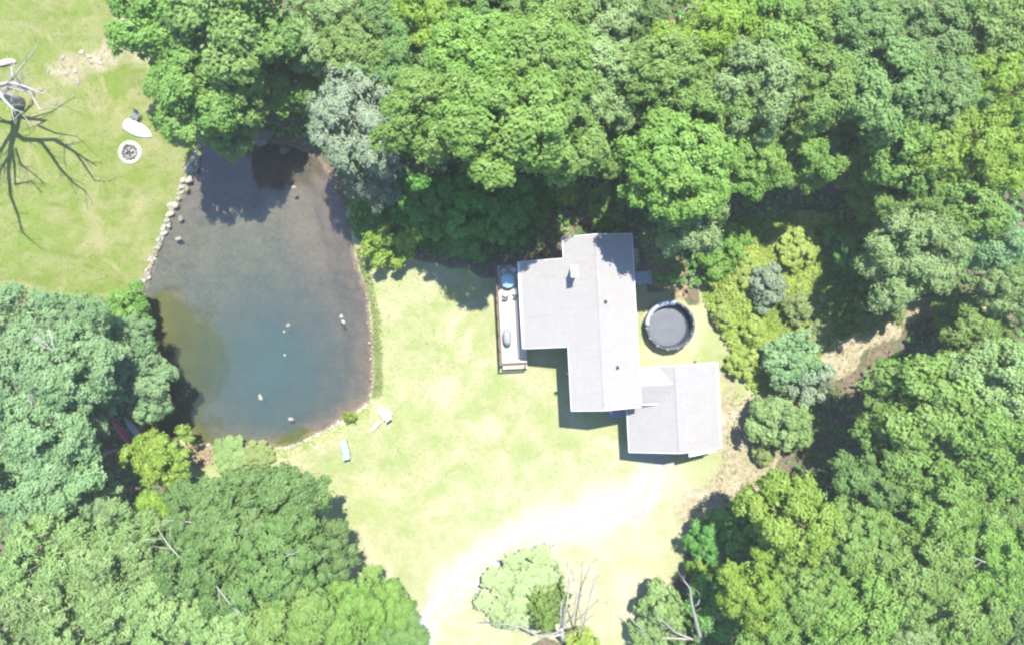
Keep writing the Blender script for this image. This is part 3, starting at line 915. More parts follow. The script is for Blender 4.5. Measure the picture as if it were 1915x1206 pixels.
    (722, 1132, 58, 6, 'maple', 'mid', 'green tree standing beside the driveway mouth', G_SOUTH, {}),
    (738, 1200, 58, 6.5, 'maple', 'dark', 'dark tree beside the driveway at the bottom edge', G_SOUTH, {}),
]
NAMES = {'oak': 'oak_tree', 'maple': 'maple_tree', 'star': 'broadleaf_tree', 'willow': 'feathery_tree', 'bush': 'small_tree'}
for px, py, r, zc, shape, lk, label, group, ex in T:
    tree(NAMES[shape], 'tree', px, py, r, zc, shape, lk, label, group, **ex)

# shrubs and small round trees
S = [
    (740, 454, 44, 1.8, 'bush', 'yellow', 'bright lime round bush on the lawn edge above the shaded grass', 'shrub', {}),
    (300, 856, 52, 3.6, 'bush', 'yellow', 'round lime-green tree at the foot of the pond beside the red boat', 'small tree', {}),
    (237, 580, 42, 3.2, 'bush', 'bright', 'bright green bush at the pond corner below the stone wall', 'shrub', {}),
    (428, 848, 25, 0.6, 'bush', 'olive', 'low olive-green shrub on the foot shore of the pond', 'shrub', dict(sx=1.3, vz=.35)),
    (480, 852, 20, 0.5, 'bush', 'weed', 'low pale green shrub at the end of the pale stone edging', 'shrub', dict(sx=1.3, vz=.35)),
    (655, 778, 12, 0.4, 'bush', 'yellow', 'tiny yellow-green shrub among the pale edging stones', 'shrub', {}),
    (1435, 535, 33, 1.3, 'bush', 'silver', 'grey-green shrub alone in the yellow vines', 'shrub', {}),
    (1478, 672, 46, 2.0, 'bush', 'blue', 'blue-green shrub between the vines and the tan path', 'shrub', {}),
    (1510, 705, 44, 1.8, 'bush', 'silver', 'spreading pale grey-green shrub touching the tan path', 'shrub', dict(vz=.8)),
    (1452, 790, 48, 2.0, 'bush', 'olive', 'dull green shrub below the blue-green shrubs near the garage', 'shrub', {}),
    (1350, 590, 26, .7, 'bush', 'vine', 'low yellow-green bush at the pool-side edge of the vines', 'shrub', dict(vz=.7)),
    (1392, 505, 30, .8, 'bush', 'vine', 'low yellow-green bush above the grey-green shrub in the vines', 'shrub', dict(vz=.7)),
    (1490, 470, 30, .9, 'bush', 'vine', 'sunlit yellow bush at the upper end of the vines', 'shrub', dict(vz=.7)),
    (1500, 570, 32, .9, 'bush', 'weed', 'pale green bush right of the grey-green shrub in the vines', 'shrub', dict(vz=.7)),
    (1410, 620, 30, .8, 'bush', 'vine', 'yellow-green bush in the middle of the lower vines', 'shrub', dict(vz=.7)),
    (1530, 628, 26, 0.8, 'bush', 'weed', 'pale green bush where the vines meet the tan path', 'shrub', dict(vz=.7)),
    (1392, 676, 26, 0.8, 'bush', 'vine', 'yellow-green bush at the garage end of the vines', 'shrub', dict(vz=.7)),
    (1785, 585, 40, 1.6, 'bush', 'mid', 'green bush closing the far end of the tan path', 'shrub', {}),
    (1425, 845, 26, .7, 'bush', 'weed', 'pale green bush on the bare soil below the dull green shrub', 'shrub', dict(vz=.7)),
    (1325, 1005, 46, 2.2, 'bush', 'under', 'dark green shrub between the drive and the yellow-green tree', 'shrub', {}),
    (1385, 985, 48, 3.0, 'bush', 'under', 'shaded green shrub tucked under the yellow-green tree', 'shrub', {}),
    (1318, 1062, 30, 1.6, 'bush', 'yellow', 'yellow shrub beside the drive above the dead trunk', 'shrub', {}),
    (1240, 1130, 42, 2.6, 'bush', 'olive', 'olive shrub left of the bleached dead trunk', 'shrub', {}),
    (1335, 1130, 48, 3.4, 'bush', 'under', 'dark shrub behind the bleached dead trunk', 'shrub', {}),
    (1290, 1190, 44, 2.0, 'bush', 'dark', 'dark shrub at the base of the bleached dead trunk', 'shrub', {}),
    (1215, 1180, 40, 2.0, 'bush', 'olive', 'olive shrub at the bottom edge left of the dead trunk', 'shrub', {}),
    (1845, 545, 22, 3.0, 'bush', 'purple', 'small purple-leaved shrub near the right edge', 'shrub', {}),
    (790, 400, 48, 2.2, 'bush', 'under', 'dark green shrub in the shade right of the lime bush', 'shrub', {}),
    (865, 395, 46, 2.4, 'bush', 'under', 'dark green shrub in the middle of the shaded bank', 'shrub', {}),
    (950, 400, 46, 2.0, 'bush', 'under', 'dark green shrub at the house end of the shaded bank', 'shrub', {}),
    (870, 452, 34, 1.2, 'bush', 'under', 'low dark shrub on the lower edge of the shaded bank', 'shrub', dict(vz=.6)),
    (1062, 362, 22, 1.4, 'bush', 'yellow', 'small sunlit yellow-green shrub beside the tan dirt track', 'shrub', {}),
    (1130, 385, 30, 2.0, 'bush', 'mid', 'green shrub between the dirt track and the house end', 'shrub', {}),
    (1350, 470, 40, 1.6, 'bush', 'mid', 'green shrub in the shade where vines meet the wood', 'shrub', {}),
    (1600, 470, 42, 2.0, 'bush', 'under', 'dark shrub in the shade left of the lone star-leaved tree', 'shrub', {}),
    (1640, 570, 40, 1.6, 'bush', 'mid', 'green shrub on the edge of the shade above the tan path', 'shrub', {}),
    (975, 1102, 66, 1.9, 'bush', 'pale', 'pale round shrub beside the driveway left of the conifer', 'shrub', dict(vz=.4)),
    (952, 1140, 34, 1.2, 'bush', 'pale', 'pale shrub in front of the round pale one by the driveway', 'shrub', {}),
    (1085, 1195, 28, 1.0, 'bush', 'vine', 'yellowish shrub at the bottom edge beside the dead twiggy tree', 'shrub', {}),
]
for px, py, r, zc, shape, lk, label, cat, ex in S:
    tree('small_tree' if cat == 'small tree' else 'shrub', cat, px, py, r, zc, shape, lk, label, 'shrubs and bushes', **ex)


def add_conifer(px, py, s, label, mi, lk='needle'):
    root = thing('conifer', label, 'tree', on_ground(px, py))
    c = link('crown', CONES[mi], root)
    set_mat(c, LEAF[lk])
    c.location = (0, 0, 0.25)
    c.scale = (s, s, s)
    m = MB().tube([(0, 0, -.2), (0, 0, 3.4 * s), (0, 0, 4.9 * s)], [.14, .07, .02], 7)
    m.build('trunk', BARK, root, True)


add_conifer(1016, 1112, 1.45, 'green conifer beside the drive between the pale shrubs and the dead twiggy tree', 0)

# dead trees -------------------------------------------------------
SHIFT = Vector((-SUN_DIR.x / SUN_DIR.z, -SUN_DIR.y / SUN_DIR.z, 0))


def limb_from_shadow(pts):
    """Points given by where their shadow falls in the photo and how high they are."""
    q = []
    for sx, sy, z in pts:
        g = at(sx, sy, 0)
        q.append(Vector((g.x, g.y, 0)) - SHIFT * z + Vector((0, 0, z)))
    return q


def twig(m, q, r, rr, n=5, L=1.6):
    for _ in range(int(n * 1.8)):
        i = rr.randrange(1, len(q))
        f = q[i - 1].lerp(q[i], rr.uniform(.3, 1))
        d = (q[i] - q[i - 1]).normalized()
        e = (d + Vector((rr.uniform(-.8, .8), rr.uniform(-.8, .8), rr.uniform(-.2, .5)))).normalized()
        l = L * rr.uniform(.5, 1.3)
        p1 = f + e * l * .5 + Vector((rr.uniform(-.12, .12), rr.uniform(-.12, .12), rr.uniform(-.08, .08)))
        p2 = f + e * l + Vector((rr.uniform(-.25, .25), rr.uniform(-.25, .25), rr.uniform(-.1, .2)))
        m.tube([f, p1, p2], [r * .5, r * .35, r * .12], 5)
        if rr.random() < .6:
            m.tube([p1, p1 + (e + Vector((rr.uniform(-.9, .9), rr.uniform(-.9, .9), 0))).normalized() * l * .5], [r * .3, r * .1], 4)


rr = random.Random(8)
base = on_ground(36, 192)
dt = thing('dead_tree', 'bleached leafless dead tree casting a branching shadow on the left lawn', 'tree', base)


def dead_part(name, q, rad, twigs=4, L=1.8):
    m = MB()
    q = [Vector(v) - base for v in q]
    m.tube(q, rad, 8)
    twig(m, q, rad[-1] * 2.2, rr, twigs, L)
    return m.build(name, DEADWOOD, dt, True)


tr_pts = limb_from_shadow([(36, 190, -.3), (35, 205, 1.4), (30, 228, 3.6), (27, 252, 5.6)])
dead_part('trunk', tr_pts, [.62, .5, .45, .38], 0)
fork = (27, 250, 5.5)
dead_part('limb', limb_from_shadow([fork, (45, 262, 6.0), (75, 263, 6.6), (105, 262, 7.0), (140, 285, 8.0), (182, 312, 9.0)]), [.26, .22, .18, .14, .09, .04], 8)
dead_part('limb', limb_from_shadow([(75, 263, 6.6), (95, 290, 7.6), (112, 315, 8.6), (140, 345, 9.6), (165, 362, 10.4)]), [.17, .14, .12, .08, .03], 8)
dead_part('limb', limb_from_shadow([(100, 262, 7.0), (140, 285, 7.6), (155, 305, 8.4), (178, 340, 9.2), (205, 340, 9.6)]), [.14, .11, .09, .06, .02], 6)
dead_part('limb', limb_from_shadow([(32, 218, 2.8), (55, 222, 3.6), (85, 226, 4.4), (70, 235, 4.6), (105, 250, 5.2), (145, 256, 5.8)]), [.2, .16, .12, .1, .07, .03], 6)
dead_part('limb', limb_from_shadow([(38, 216, 2.6), (60, 195, 3.0), (62, 178, 3.4)]), [.12, .09, .04], 2)
dead_part('limb', limb_from_shadow([(60, 220, 3.8), (95, 210, 5.0), (125, 190, 5.6), (140, 182, 6.2)]), [.08, .06, .04, .02], 3)
dead_part('limb', limb_from_shadow([fork, (20, 285, 7.5), (16, 320, 9.5), (19, 365, 12), (33, 400, 14), (42, 435, 16), (67, 458, 17)]), [.3, .25, .2, .16, .12, .08, .03], 12)
dead_part('limb', limb_from_shadow([(22, 275, 7.0), (28, 310, 9.2), (28, 345, 11), (60, 340, 11.6), (80, 362, 12.6)]), [.18, .14, .1, .07, .03], 7)
dead_part('limb', limb_from_shadow([(30, 280, 7.2), (40, 310, 8.6), (55, 320, 9.0), (85, 345, 10.4)]), [.12, .09, .06, .03], 6)
dead_part('limb', limb_from_shadow([(26, 245, 5.2), (5, 280, 6.6), (-20, 300, 8.0), (-60, 320, 9.5)]), [.22, .18, .14, .06], 8)
dead_part('limb', limb_from_shadow([(28, 232, 4.0), (5, 228, 4.8), (-30, 222, 6.0)]), [.18, .13, .06], 4)
dead_part('limb', limb_from_shadow([(20, 290, 7.8), (0, 320, 9.4), (-15, 360, 11.4)]), [.16, .12, .05], 6)


def dead_by_photo(name, label, basepx, stems, r0=0.2, leafy=False):
    """Stems given by where they are seen and how high they are; the root stands under the first stem's foot."""
    b = at(basepx[0], basepx[1], basepx[2])
    b.z = 0
    root = thing(name, label, 'tree', b)
    for k, (pts, rad, tw) in enumerate(stems):
        q = [at(*p_) - b for p_ in pts]
        m = MB()
        m.tube(q, rad, 7)
        twig(m, q, rad[-1] * 2.0, rr, tw, 1.1)
        m.build('trunk' if k == 0 else 'limb', DEADWOOD, root, True)
    return root


dead_by_photo('dead_tree', 'white twiggy many-stemmed dead tree at the bottom edge beside the conifer', (1052, 1200, 1.0),
              [([(1052, 1200, -0.2), (1052, 1192, 2.5), (1050, 1172, 4.0)], [.24, .19, .15], 3),
               ([(1050, 1172, 4.0), (1060, 1130, 5.0), (1066, 1085, 6.0), (1064, 1052, 6.5)], [.12, .09, .07, .03], 10),
               ([(1050, 1172, 4.0), (1075, 1150, 4.8), (1078, 1110, 5.6), (1070, 1080, 6.0)], [.10, .07, .05, .02], 8),
               ([(1052, 1185, 3.0), (1090, 1175, 4.0), (1082, 1130, 5.0), (1088, 1100, 5.4)], [.10, .08, .05, .02], 8),
               ([(1050, 1180, 3.5), (1010, 1190, 4.2), (975, 1172, 4.8), (945, 1166, 5.2), (900, 1165, 5.6)], [.12, .10, .07, .05, .02], 12),
               ([(1050, 1172, 4.0), (1048, 1145, 4.8), (1052, 1120, 5.2)], [.08, .06, .02], 5),
               ([(1086, 1190, 3.0), (1100, 1130, 4.0), (1110, 1085, 4.6), (1114, 1042, 5.0)], [.06, .05, .04, .015], 6),
               ([(1104, 1110, 4.3), (1120, 1070, 4.8), (1138, 1040, 5.2)], [.04, .03, .012], 3),
               ([(1095, 1160, 3.6), (1120, 1140, 4.0), (1142, 1120, 4.2)], [.04, .03, .012], 3)])
dead_by_photo('dead_tree', 'thick bleached dead trunk with forked limbs rising from dark shrubs at the bottom edge', (1318, 1215, 1.0),
              [([(1320, 1222, -0.3), (1312, 1200, 3.5), (1303, 1165, 5.5), (1294, 1130, 7.0), (1290, 1098, 8.0), (1278, 1084, 8.5)], [.27, .20, .155, .11, .065, .025], 5),
               ([(1312, 1198, 3.6), (1325, 1170, 4.6), (1338, 1156, 5.2)], [.10, .07, .03], 2),
               ([(1313, 1202, 3.4), (1288, 1192, 4.2), (1264, 1182, 4.8), (1246, 1166, 5.4), (1228, 1150, 5.6)], [.13, .10, .08, .05, .02], 7),
               ([(1296, 1135, 6.8), (1306, 1128, 7.2), (1308, 1120, 7.5)], [.06, .05, .02], 1),
               ([(1290, 1194, 4.0), (1240, 1192, 3.4), (1200, 1175, 3.4), (1178, 1156, 3.4)], [.09, .07, .05, .02], 6)])
dead_by_photo('dead_tree', 'small grey fork of bare branches near the right edge, lower wood', (1835, 1015, 5),
              [([(1835, 1015, 0), (1838, 1010, 6.0), (1850, 995, 8.5), (1868, 980, 10.0)], [.16, .12, .09, .03], 6),
               ([(1850, 995, 8.5), (1848, 1008, 9.3), (1842, 1020, 9.8)], [.07, .05, .02], 3)])
dead_by_photo('dead_tree', 'dark leafless tree showing in the gap at the top edge', (1330, 10, 4),
              [([(1330, 10, -0.2), (1322, 8, 5.0), (1310, -6, 7.5)], [.18, .14, .06], 6),
               ([(1325, 9, 3.6), (1345, 4, 5.0), (1368, 2, 6.0)], [.09, .07, .03], 6),
               ([(1322, 8, 5.0), (1290, 10, 6.0), (1278, 22, 6.5)], [.08, .05, .02], 6)])

# ------------------------------------------------------------------ undergrowth, vines, shore plants: nobody could count these


def scatter(name, polys, n, zfun, size, mat, seed, step_in=0, tint_noise=60, up=1.0):
    r = np.random.default_rng(seed)
    P_ = np.concatenate([np.array(p_, float) for p_ in polys])
    lo, hi = np.maximum(P_.min(0), (-300, -260)), np.minimum(P_.max(0), (2220, 1460))
    x, y = r.uniform(lo[0], hi[0], n), r.uniform(lo[1], hi[1], n)
    d = np.max([sdist(p_, x, y) for p_ in polys], 0)
    ok = (d > step_in + (r.random(n) - .5) * 14) & (sdist(POND, x, y) < -6)
    x, y, d = x[ok], y[ok], d[ok]
    z = zfun(x, y, r) + ground_z(x, y)
    c = np.stack([(x - 957.5) / PPM, (603 - y) / PPM, z], -1)
    nn_ = unit(r.normal(size=c.shape) * .55 + np.array([0, 0, up]))
    tint = .1 + vnoise(x, y, seed, tint_noise) * .5 + vnoise(x, y, seed + 1, 14) * .35 + r.normal(size=len(x)) * .12
    me = leaf_mesh(name, c, nn_, r.uniform(*size, len(x)), tint, r)
    return tag(link(name, me, None, mat), kind='stuff')


lump = lambda lo, hi, s, cell: (lambda x, y, r: lo + (hi - lo) * vnoise(x, y, s, cell) ** 1.3 * r.uniform(.35, 1, len(x)))
scatter('vine_ground_cover', [VINE], 42000, lump(.05, 1.1, 51, 34), (.09, .2), LEAF['vine'], 61)
BANK = [(655, 390), (700, 350), (800, 330), (1000, 330), (1050, 370), (1020, 415), (980, 450), (905, 478), (800, 468), (745, 430), (700, 450), (668, 440)]
scatter('bank_undergrowth', [BANK], 22000, lump(.05, .9, 52, 20), (.10, .2), LEAF['under'], 62)
scatter('woodland_undergrowth', [F_TOP, F_RIGHT, F_LEFT, F_PATCH], 70000, lump(.1, 2.2, 53, 45), (.16, .34), LEAF['under'], 63, 16)
SLOPE = [(1490, 395), (1550, 400), (1600, 430), (1680, 560), (1640, 610), (1560, 632), (1530, 560), (1535, 470), (1400, 452), (1320, 470), (1312, 520), (1340, 420)]
scatter('slope_undergrowth', [SLOPE], 30000, lump(.05, .9, 54, 18), (.1, .2), LEAF['mid'], 64)
EASTSHORE = [(690, 520), (700, 560), (708, 600), (712, 660), (716, 720), (704, 745), (690, 745), (694, 700), (690, 650), (686, 600), (676, 535), (660, 470), (672, 462)]
scatter('shore_plants', [EASTSHORE], 9000, lump(.02, .4, 55, 26), (.05, .13), LEAF['weed'], 65)
SOUTHSHORE = [(400, 833), (500, 840), (530, 838), (620, 798), (690, 752), (700, 758), (625, 812), (535, 852), (500, 858), (400, 856)]
scatter('shore_grass', [SOUTHSHORE], 7000, lump(.02, .3, 56, 12), (.05, .12), LEAF['vine'], 66)
TANBITS = [(1360, 700), (1400, 770), (1450, 830), (1440, 905), (1340, 930), (1300, 960), (1370, 830)]
scatter('weeds_on_bare_soil', [TANBITS, TAN], 5200, lump(.02, .35, 57, 12), (.06, .14), LEAF['weed'], 67)
REEDS = [(345, 824), (410, 832), (430, 850), (370, 875), (350, 850)]
scatter('brown_reeds', [REEDS], 1500, lump(.05, .4, 58, 12), (.06, .14), simple('dry_reeds', (0.24, 0.18, 0.10), (0.14, 0.11, 0.06), 3), 68)
DIRTW = [(960, 478), (985, 430), (1045, 385), (1105, 380), (1185, 430), (1052, 438), (1050, 482)]
scatter('dirt_bank_weeds', [DIRTW], 2200, lump(.05, .5, 59, 14), (.08, .16), simple('dry_leaves', (0.13, 0.10, 0.055), (0.07, 0.075, 0.03), 3), 69)

# short grass tufts that roughen the lawn
LAWN_E = [(680, 500), (740, 480), (800, 500), (930, 545), (935, 690), (1050, 690), (1060, 790), (1170, 850), (1180, 890), (1000, 950), (850, 1035), (760, 1160), (660, 1100), (590, 950), (520, 880), (560, 835), (690, 760), (715, 700), (705, 600)]
t = NT('grass_blades')
P = t.pos()
c = t.mix(t.step(t.noise(0.42, 5, 0.65, P), 0.35, 0.68), (0.158, 0.191, 0.062), (0.221, 0.213, 0.110))
c = t.mix(t.attr('tint').outputs['Fac'], c, (0.132, 0.173, 0.046))
p = t.n('ShaderNodeBsdfPrincipled', {'Base Color': c, 'Roughness': .8, 'Specular IOR Level': .1})
tr = t.n('ShaderNodeBsdfTranslucent', {'Color': c})
GRASS_E = t.out(t.n('ShaderNodeMixShader', {0: .3, 1: p.outputs[0], 2: tr.outputs[0]}).outputs[0])
t = NT('grass_blades_west')
P = t.pos()
c = t.mix(t.step(t.noise(0.42, 5, 0.65, P), 0.36, 0.66), (0.103, 0.132, 0.025), (0.151, 0.154, 0.060))
c = t.mix(t.attr('tint').outputs['Fac'], c, (0.081, 0.118, 0.021))
p = t.n('ShaderNodeBsdfPrincipled', {'Base Color': c, 'Roughness': .8, 'Specular IOR Level': .1})
tr = t.n('ShaderNodeBsdfTranslucent', {'Color': c})
GRASS_W = t.out(t.n('ShaderNodeMixShader', {0: .3, 1: p.outputs[0], 2: tr.outputs[0]}).outputs[0])
thin = lambda x, y, r: .02 + .05 * r.random(len(x))
scatter('lawn_grass', [LAWN_E], 26000, thin, (.03, .06), GRASS_E, 71, 8, 90, .7)
scatter('left_lawn_grass', [[(-300, -260), (215, -260), (240, 100), (330, 210), (372, 275), (262, 545), (120, 575), (-300, 590)]], 26000, thin, (.03, .06), GRASS_W, 72, 8, 90, .7)

# the wood beyond the frame, one mass
r = np.random.default_rng(77)
n = 70000
x, y = r.uniform(-900, 2820, n), r.uniform(-700, 1900, n)
out = ((x < -120) & (y > 560)) | (x > 2030) | ((y < -110) & (x > 330)) | ((y > 1310) & ((x < 640) | (x > 900)))
x, y = x[out], y[out]
z = 6.5 + 5.5 * vnoise(x, y, 81, 95) + 1.5 * vnoise(x, y, 82, 30) - 3.5 * r.random(len(x)) ** 2
k = 1.0 / PPM
me = leaf_mesh('distant_woods', np.stack([(x - 957.5) * k, (603 - y) * k, z], -1), unit(r.normal(size=(len(x), 3)) * .5 + np.array([0, 0, .9])), r.uniform(.35, .65, len(x)),
               .45 + r.normal(size=len(x)) * .2, r)
tag(link('distant_woods', me, None, LEAF['mid']), kind='stuff')

# ------------------------------------------------------------------ stones
ROCKS = []
for i in range(7):
    bm = bmesh.new()
    bmesh.ops.create_icosphere(bm, subdivisions=2, radius=1)
    for v in bm.verts:
        q = v.co.copy()
        v.co *= 0.82 + 0.34 * mnoise.noise(q * 0.9 + Vector((i * 9.1, 0, 3))) + 0.14 * mnoise.noise(q * 2.3 + Vector((0, i * 5.3, 1)))
        v.co.z = max(min(v.co.z, 0.62), -0.5)
    me = bpy.data.meshes.new('stone')
    bm.to_mesh(me)
    bm.free()
    me.materials.append(STONE)
    ROCKS.append(me)


def stone(name, parent, px, py, w, l, h, a, z=None, mat=None, rel=None):
    o = link(name, random.choice(ROCKS), parent)
    v = at(px, py, 0)
    v.z = (gz(px, py) if z is None else z) + h * 0.18
    o.location = v - (rel if rel is not None else Vector((0, 0, 0)))
    o.scale = (w / 2, l / 2, h)
    o.rotation_euler = (random.uniform(-.12, .12), random.uniform(-.12, .12), a)
    if mat:
        set_mat(o, mat)
    return o


def along(pts, f):
    pts = [Vector((p_[0], p_[1], 0)) for p_ in pts]
    seg = [(pts[i + 1] - pts[i]).length for i in range(len(pts) - 1)]
    d = f * sum(seg)
    for i, s_ in enumerate(seg):
        if d <= s_ or i == len(seg) - 1:
            return pts[i].lerp(pts[i + 1], d / s_), (pts[i + 1] - pts[i]).normalized()
        d -= s_


random.seed(21)
wr = on_ground(325, 400)
wall = thing('stone_wall', 'pale fieldstone wall along the left shore of the pond', 'stone wall', wr)
shore = [(373, 286), (362, 312), (347, 338), (331, 372), (317, 402), (302, 440), (287, 482), (273, 522), (262, 546)]
for px, py, wpx, lpx in [(372, 274, 9, 8), (364, 284, 10, 14), (370, 297, 9, 9), (358, 302, 14, 13), (354, 316, 22, 22), (366, 318, 9, 10), (343, 337, 11, 16), (353, 338, 16, 13), (339, 350, 12, 12), (350, 354, 8, 14),
                         (334, 372, 9, 10), (328, 384, 15, 16), (319, 400, 15, 13), (312, 413, 15, 14), (306, 430, 8, 9), (316, 424, 7, 8)]:
    stone('stone', wall, px, py, wpx / 20, lpx / 20, .42 * max(wpx, lpx) / 20, random.uniform(-.3, .3), rel=wr, z=-.06)
for i in range(70):
    v, d = along(shore, i / 70)
    w_ = random.uniform(.2, .55)
    stone('stone', wall, v.x + random.uniform(-9, 4), v.y + random.uniform(-4, 4), w_, w_ * random.uniform(.7, 1.8), w_ * .3, random.uniform(0, 3), rel=wr, z=-.14, mat=STONE if random.random() < .6 else STONE_TAN)
for i in range(26):
    v, d = along(shore, .52 + .48 * i / 26)
    w_ = random.uniform(.22, .5)
    stone('stone', wall, v.x - 2 + random.uniform(-4, 5), v.y, w_, w_ * random.uniform(.8, 1.4), w_ * .5, random.uniform(0, 3), rel=wr, z=-.12, mat=STONE if random.random() < .55 else STONE_TAN)
er = on_ground(610, 805)
edging = thing('stone_edging', 'pale stone edging along the lower right shore of the pond', 'stone edging', er)
shore2 = [(515, 843), (540, 836), (575, 822), (622, 799), (664, 776), (692, 750)]
for i in range(46):
    v, d = along(shore2, (i + .5) / 46)
    w_ = random.uniform(.25, .6)
    stone('stone', edging, v.x + random.uniform(-3, 4), v.y + random.uniform(-2, 5), w_, w_ * random.uniform(.7, 1.3), w_ * .35, random.uniform(0, 3), rel=er, z=-.13)
er = on_ground(692, 640)
ed2 = thing('stone_edging', 'sparse small stones along the plant-fringed right shore of the pond', 'stone edging', er)
for i in range(26):
    v, d = along([(684, 548), (690, 600), (693, 650), (697, 705), (692, 742)], (i + .5) / 26)
    w_ = random.uniform(.14, .32)
    stone('stone', ed2, v.x + random.uniform(-3, 4), v.y, w_, w_ * random.uniform(.7, 1.3), w_ * .35, random.uniform(0, 3), rel=er, z=-.15)


def rock(px, py, w, l, h, a, label, group=None, z=None, mat=None):
    o = stone('rock', None, px, py, w, l, h, a, z, mat)
    return tag(o, label, 'rock', group)


WZ = WATER_Z - 0.02
rock(485, 743, .42, .75, .22, .35, 'pale oblong rock in the water nearest the middle of the deep end', z=WZ)
rock(543, 784, .75, .45, .22, -.2, 'pale oblong rock in the water nearest the lower shore', z=WZ)
rock(637, 592, .5, .5, .22, .2, 'upper stone of the pale pair in the water near the right shore', 'pale pair of stones in the water', z=WZ)
rock(641, 602, .4, .55, .22, .9, 'lower stone of the pale pair in the water near the right shore', 'pale pair of stones in the water', z=WZ)
rock(537, 608, .6, .4, .2, .5, 'light grey rock in the water in the middle of the pond', z=WZ)
rock(530, 620, .28, .28, .16, .5, 'very small pale rock just below the light grey mid-pond rock', z=WZ)
rock(531, 664, .26, .26, .16, .5, 'tiny pale rock in the pond between mid-pond rock and deep-end rock', z=WZ)
rock(548, 350, .55, .4, .2, .3, 'grey rock in the water below the blue tree shadow', z=WZ)
rock(335, 408, .6, .75, .2, .3, 'tan rock in the shallows beside the stone wall', z=WZ - .05, mat=STONE_TAN)
rock(331, 446, .85, .5, .2, .1, 'flat tan rock in the shallows below the stone wall boulders', z=WZ - .05, mat=STONE_TAN)
rock(492, 258, 2.6, 1.6, .7, .3, 'large dark rock at the shaded upper end of the pond', z=-.2, mat=STONE_DARK)
rock(532, 280, 1.2, .9, .4, .8, 'smaller dark rock beside the large one at the upper end', z=-.2, mat=STONE_DARK)
PALE = ['upper left one of the pale flat rocks in the bare lawn patch', 'pale flat rock in the heart of the bare lawn patch', 'topmost pale flat rock in the bare lawn patch', 'pale flat rock just under the topmost one in the bare patch',
        'pale flat rock nearest the tree in the bare lawn patch', 'lowest and longest pale flat rock in the bare lawn patch', 'outermost small pale rock on the lawn side of the bare patch', 'smallest pale flat rock in the bare lawn patch']
for px, py, w_, l_ in [(116, 108, .7, .45), (140, 133, .6, .5), (152, 98, .5, .6), (166, 106, .5, .5), (186, 118, .7, .4), (145, 152, .9, .5), (90, 134, .5, .3), (125, 138, .4, .4)]:
    rock(px, py, w_, l_, .12, random.uniform(0, 3), PALE.pop(0), 'pale rocks in the bare lawn patch')
rock(12, 118, 2.4, .8, .3, .1, 'long pale ledge rock at the left edge beside the dead tree')
rock(345, 94, .9, .8, .3, .2, 'pale boulder peeping out under the bright green tree', z=0)
rock(388, 832, .6, .5, .25, .2, 'white stone beside the lime-green tree at the pond foot')

# ------------------------------------------------------------------ the house
TH = math.radians(3.0)
HO = on_ground(1120, 600)
HO.z = 0
ROT = Matrix.Rotation(-TH, 3, 'Z')


def loc(px, py, z):
    v = ROT @ (at(px, py, z) - Vector((HO.x, HO.y, 0)))
    return v


house = thing('house', 'grey-roofed house with attached garage between the lawn and the pool', 'house', HO, TH)
# plan numbers from the photograph, in the house's own axes
RZ, PITCH = 6.2, 0.34
xr = loc(1121, 560, RZ).x
xw = loc(1059.5, 600, 5.1).x
xww = loc(975.5, 560, 4.0).x
xe = loc(1188, 560, 5.0).x
yn = loc(1118, 438, RZ).y
ys = loc(1125, 766.5, RZ - .4).y
ywn = loc(1010, 487, 4.6).y
yws = loc(1020, 650, 4.6).y
rz = lambda x_: RZ - PITCH * abs(x_ - xr)
O = 0.35


def gable_wall(m, x0, x1, y, zf, t_, xs):
    """A wall in the plane y (to y + t_) whose top follows zf; xs are the break points of its top."""
    top = [(q_, zf(q_)) for q_ in xs]
    for (a_, za_), (b_, zb_) in zip(top[:-1], top[1:]):
        v = [(a_, y, 0), (b_, y, 0), (b_, y, zb_), (a_, y, za_), (a_, y + t_, 0), (b_, y + t_, 0), (b_, y + t_, zb_), (a_, y + t_, za_)]
        m.add(v, [(0, 1, 2, 3), (5, 4, 7, 6), (0, 4, 5, 1), (3, 2, 6, 7), (1, 5, 6, 2), (4, 0, 3, 7)])


RT = 0.20
under = lambda x_: rz(x_) - RT - 0.02
m = MB()
gable_wall(m, 0, 0, yn - O - .15, under, .15, [xw + O, xr, xe - O])
gable_wall(m, 0, 0, ys + O, under, .15, [xw + O, xr, xe - O])
m.box(xe - O - .15, xe - O - .002, ys + O + .15, yn - O - .15, 0, under(xe - O))
m.box(xw + O + .002, xw + O + .15, ywn - O, yn - O - .15, 0, under(xw + O))
m.box(xw + O + .002, xw + O + .15, ys + O + .15, yws + O, 0, under(xw + O))
gable_wall(m, 0, 0, ywn - O - .15, under, .15, [xww + O, xw + O + .15])
gable_wall(m, 0, 0, yws + O, under, .15, [xww + O, xw + O + .15])
m.box(xww + O + .002, xww + O + .15, yws + O + .15, ywn - O - .15, 0, under(xww + O))
m.build('wall', SIDING, house)
mr = MB()
# west slope of the main roof, with the wing carried down on the same plane
pz = lambda x_, y_: (x_, y_, rz(x_))
mr.slab([pz(xww, yws), pz(xw, yws), pz(xw, ys), pz(xr, ys), pz(xr, yn), pz(xw, yn), pz(xw, ywn), pz(xww, ywn)], RT)
mr.build('roof_slope', ROOF, house)
MB().slab([pz(xr + .001, ys), pz(xe, ys + .0), pz(xe, yn), pz(xr + .001, yn)], RT).build('roof_slope', ROOF, house)
m = MB()
m.slab([(xr - .16, ys + .02, RZ + .0), (xr, ys + .02, RZ + .035), (xr, yn - .02, RZ + .035), (xr - .16, yn - .02, RZ + .0)], .03)
m.slab([(xr + .001, ys + .02, RZ + .035), (xr + .16, ys + .02, RZ + .0), (xr + .16, yn - .02, RZ + .0), (xr + .001, yn - .02, RZ + .035)], .03)
m.build('ridge_cap', ROOF, house)


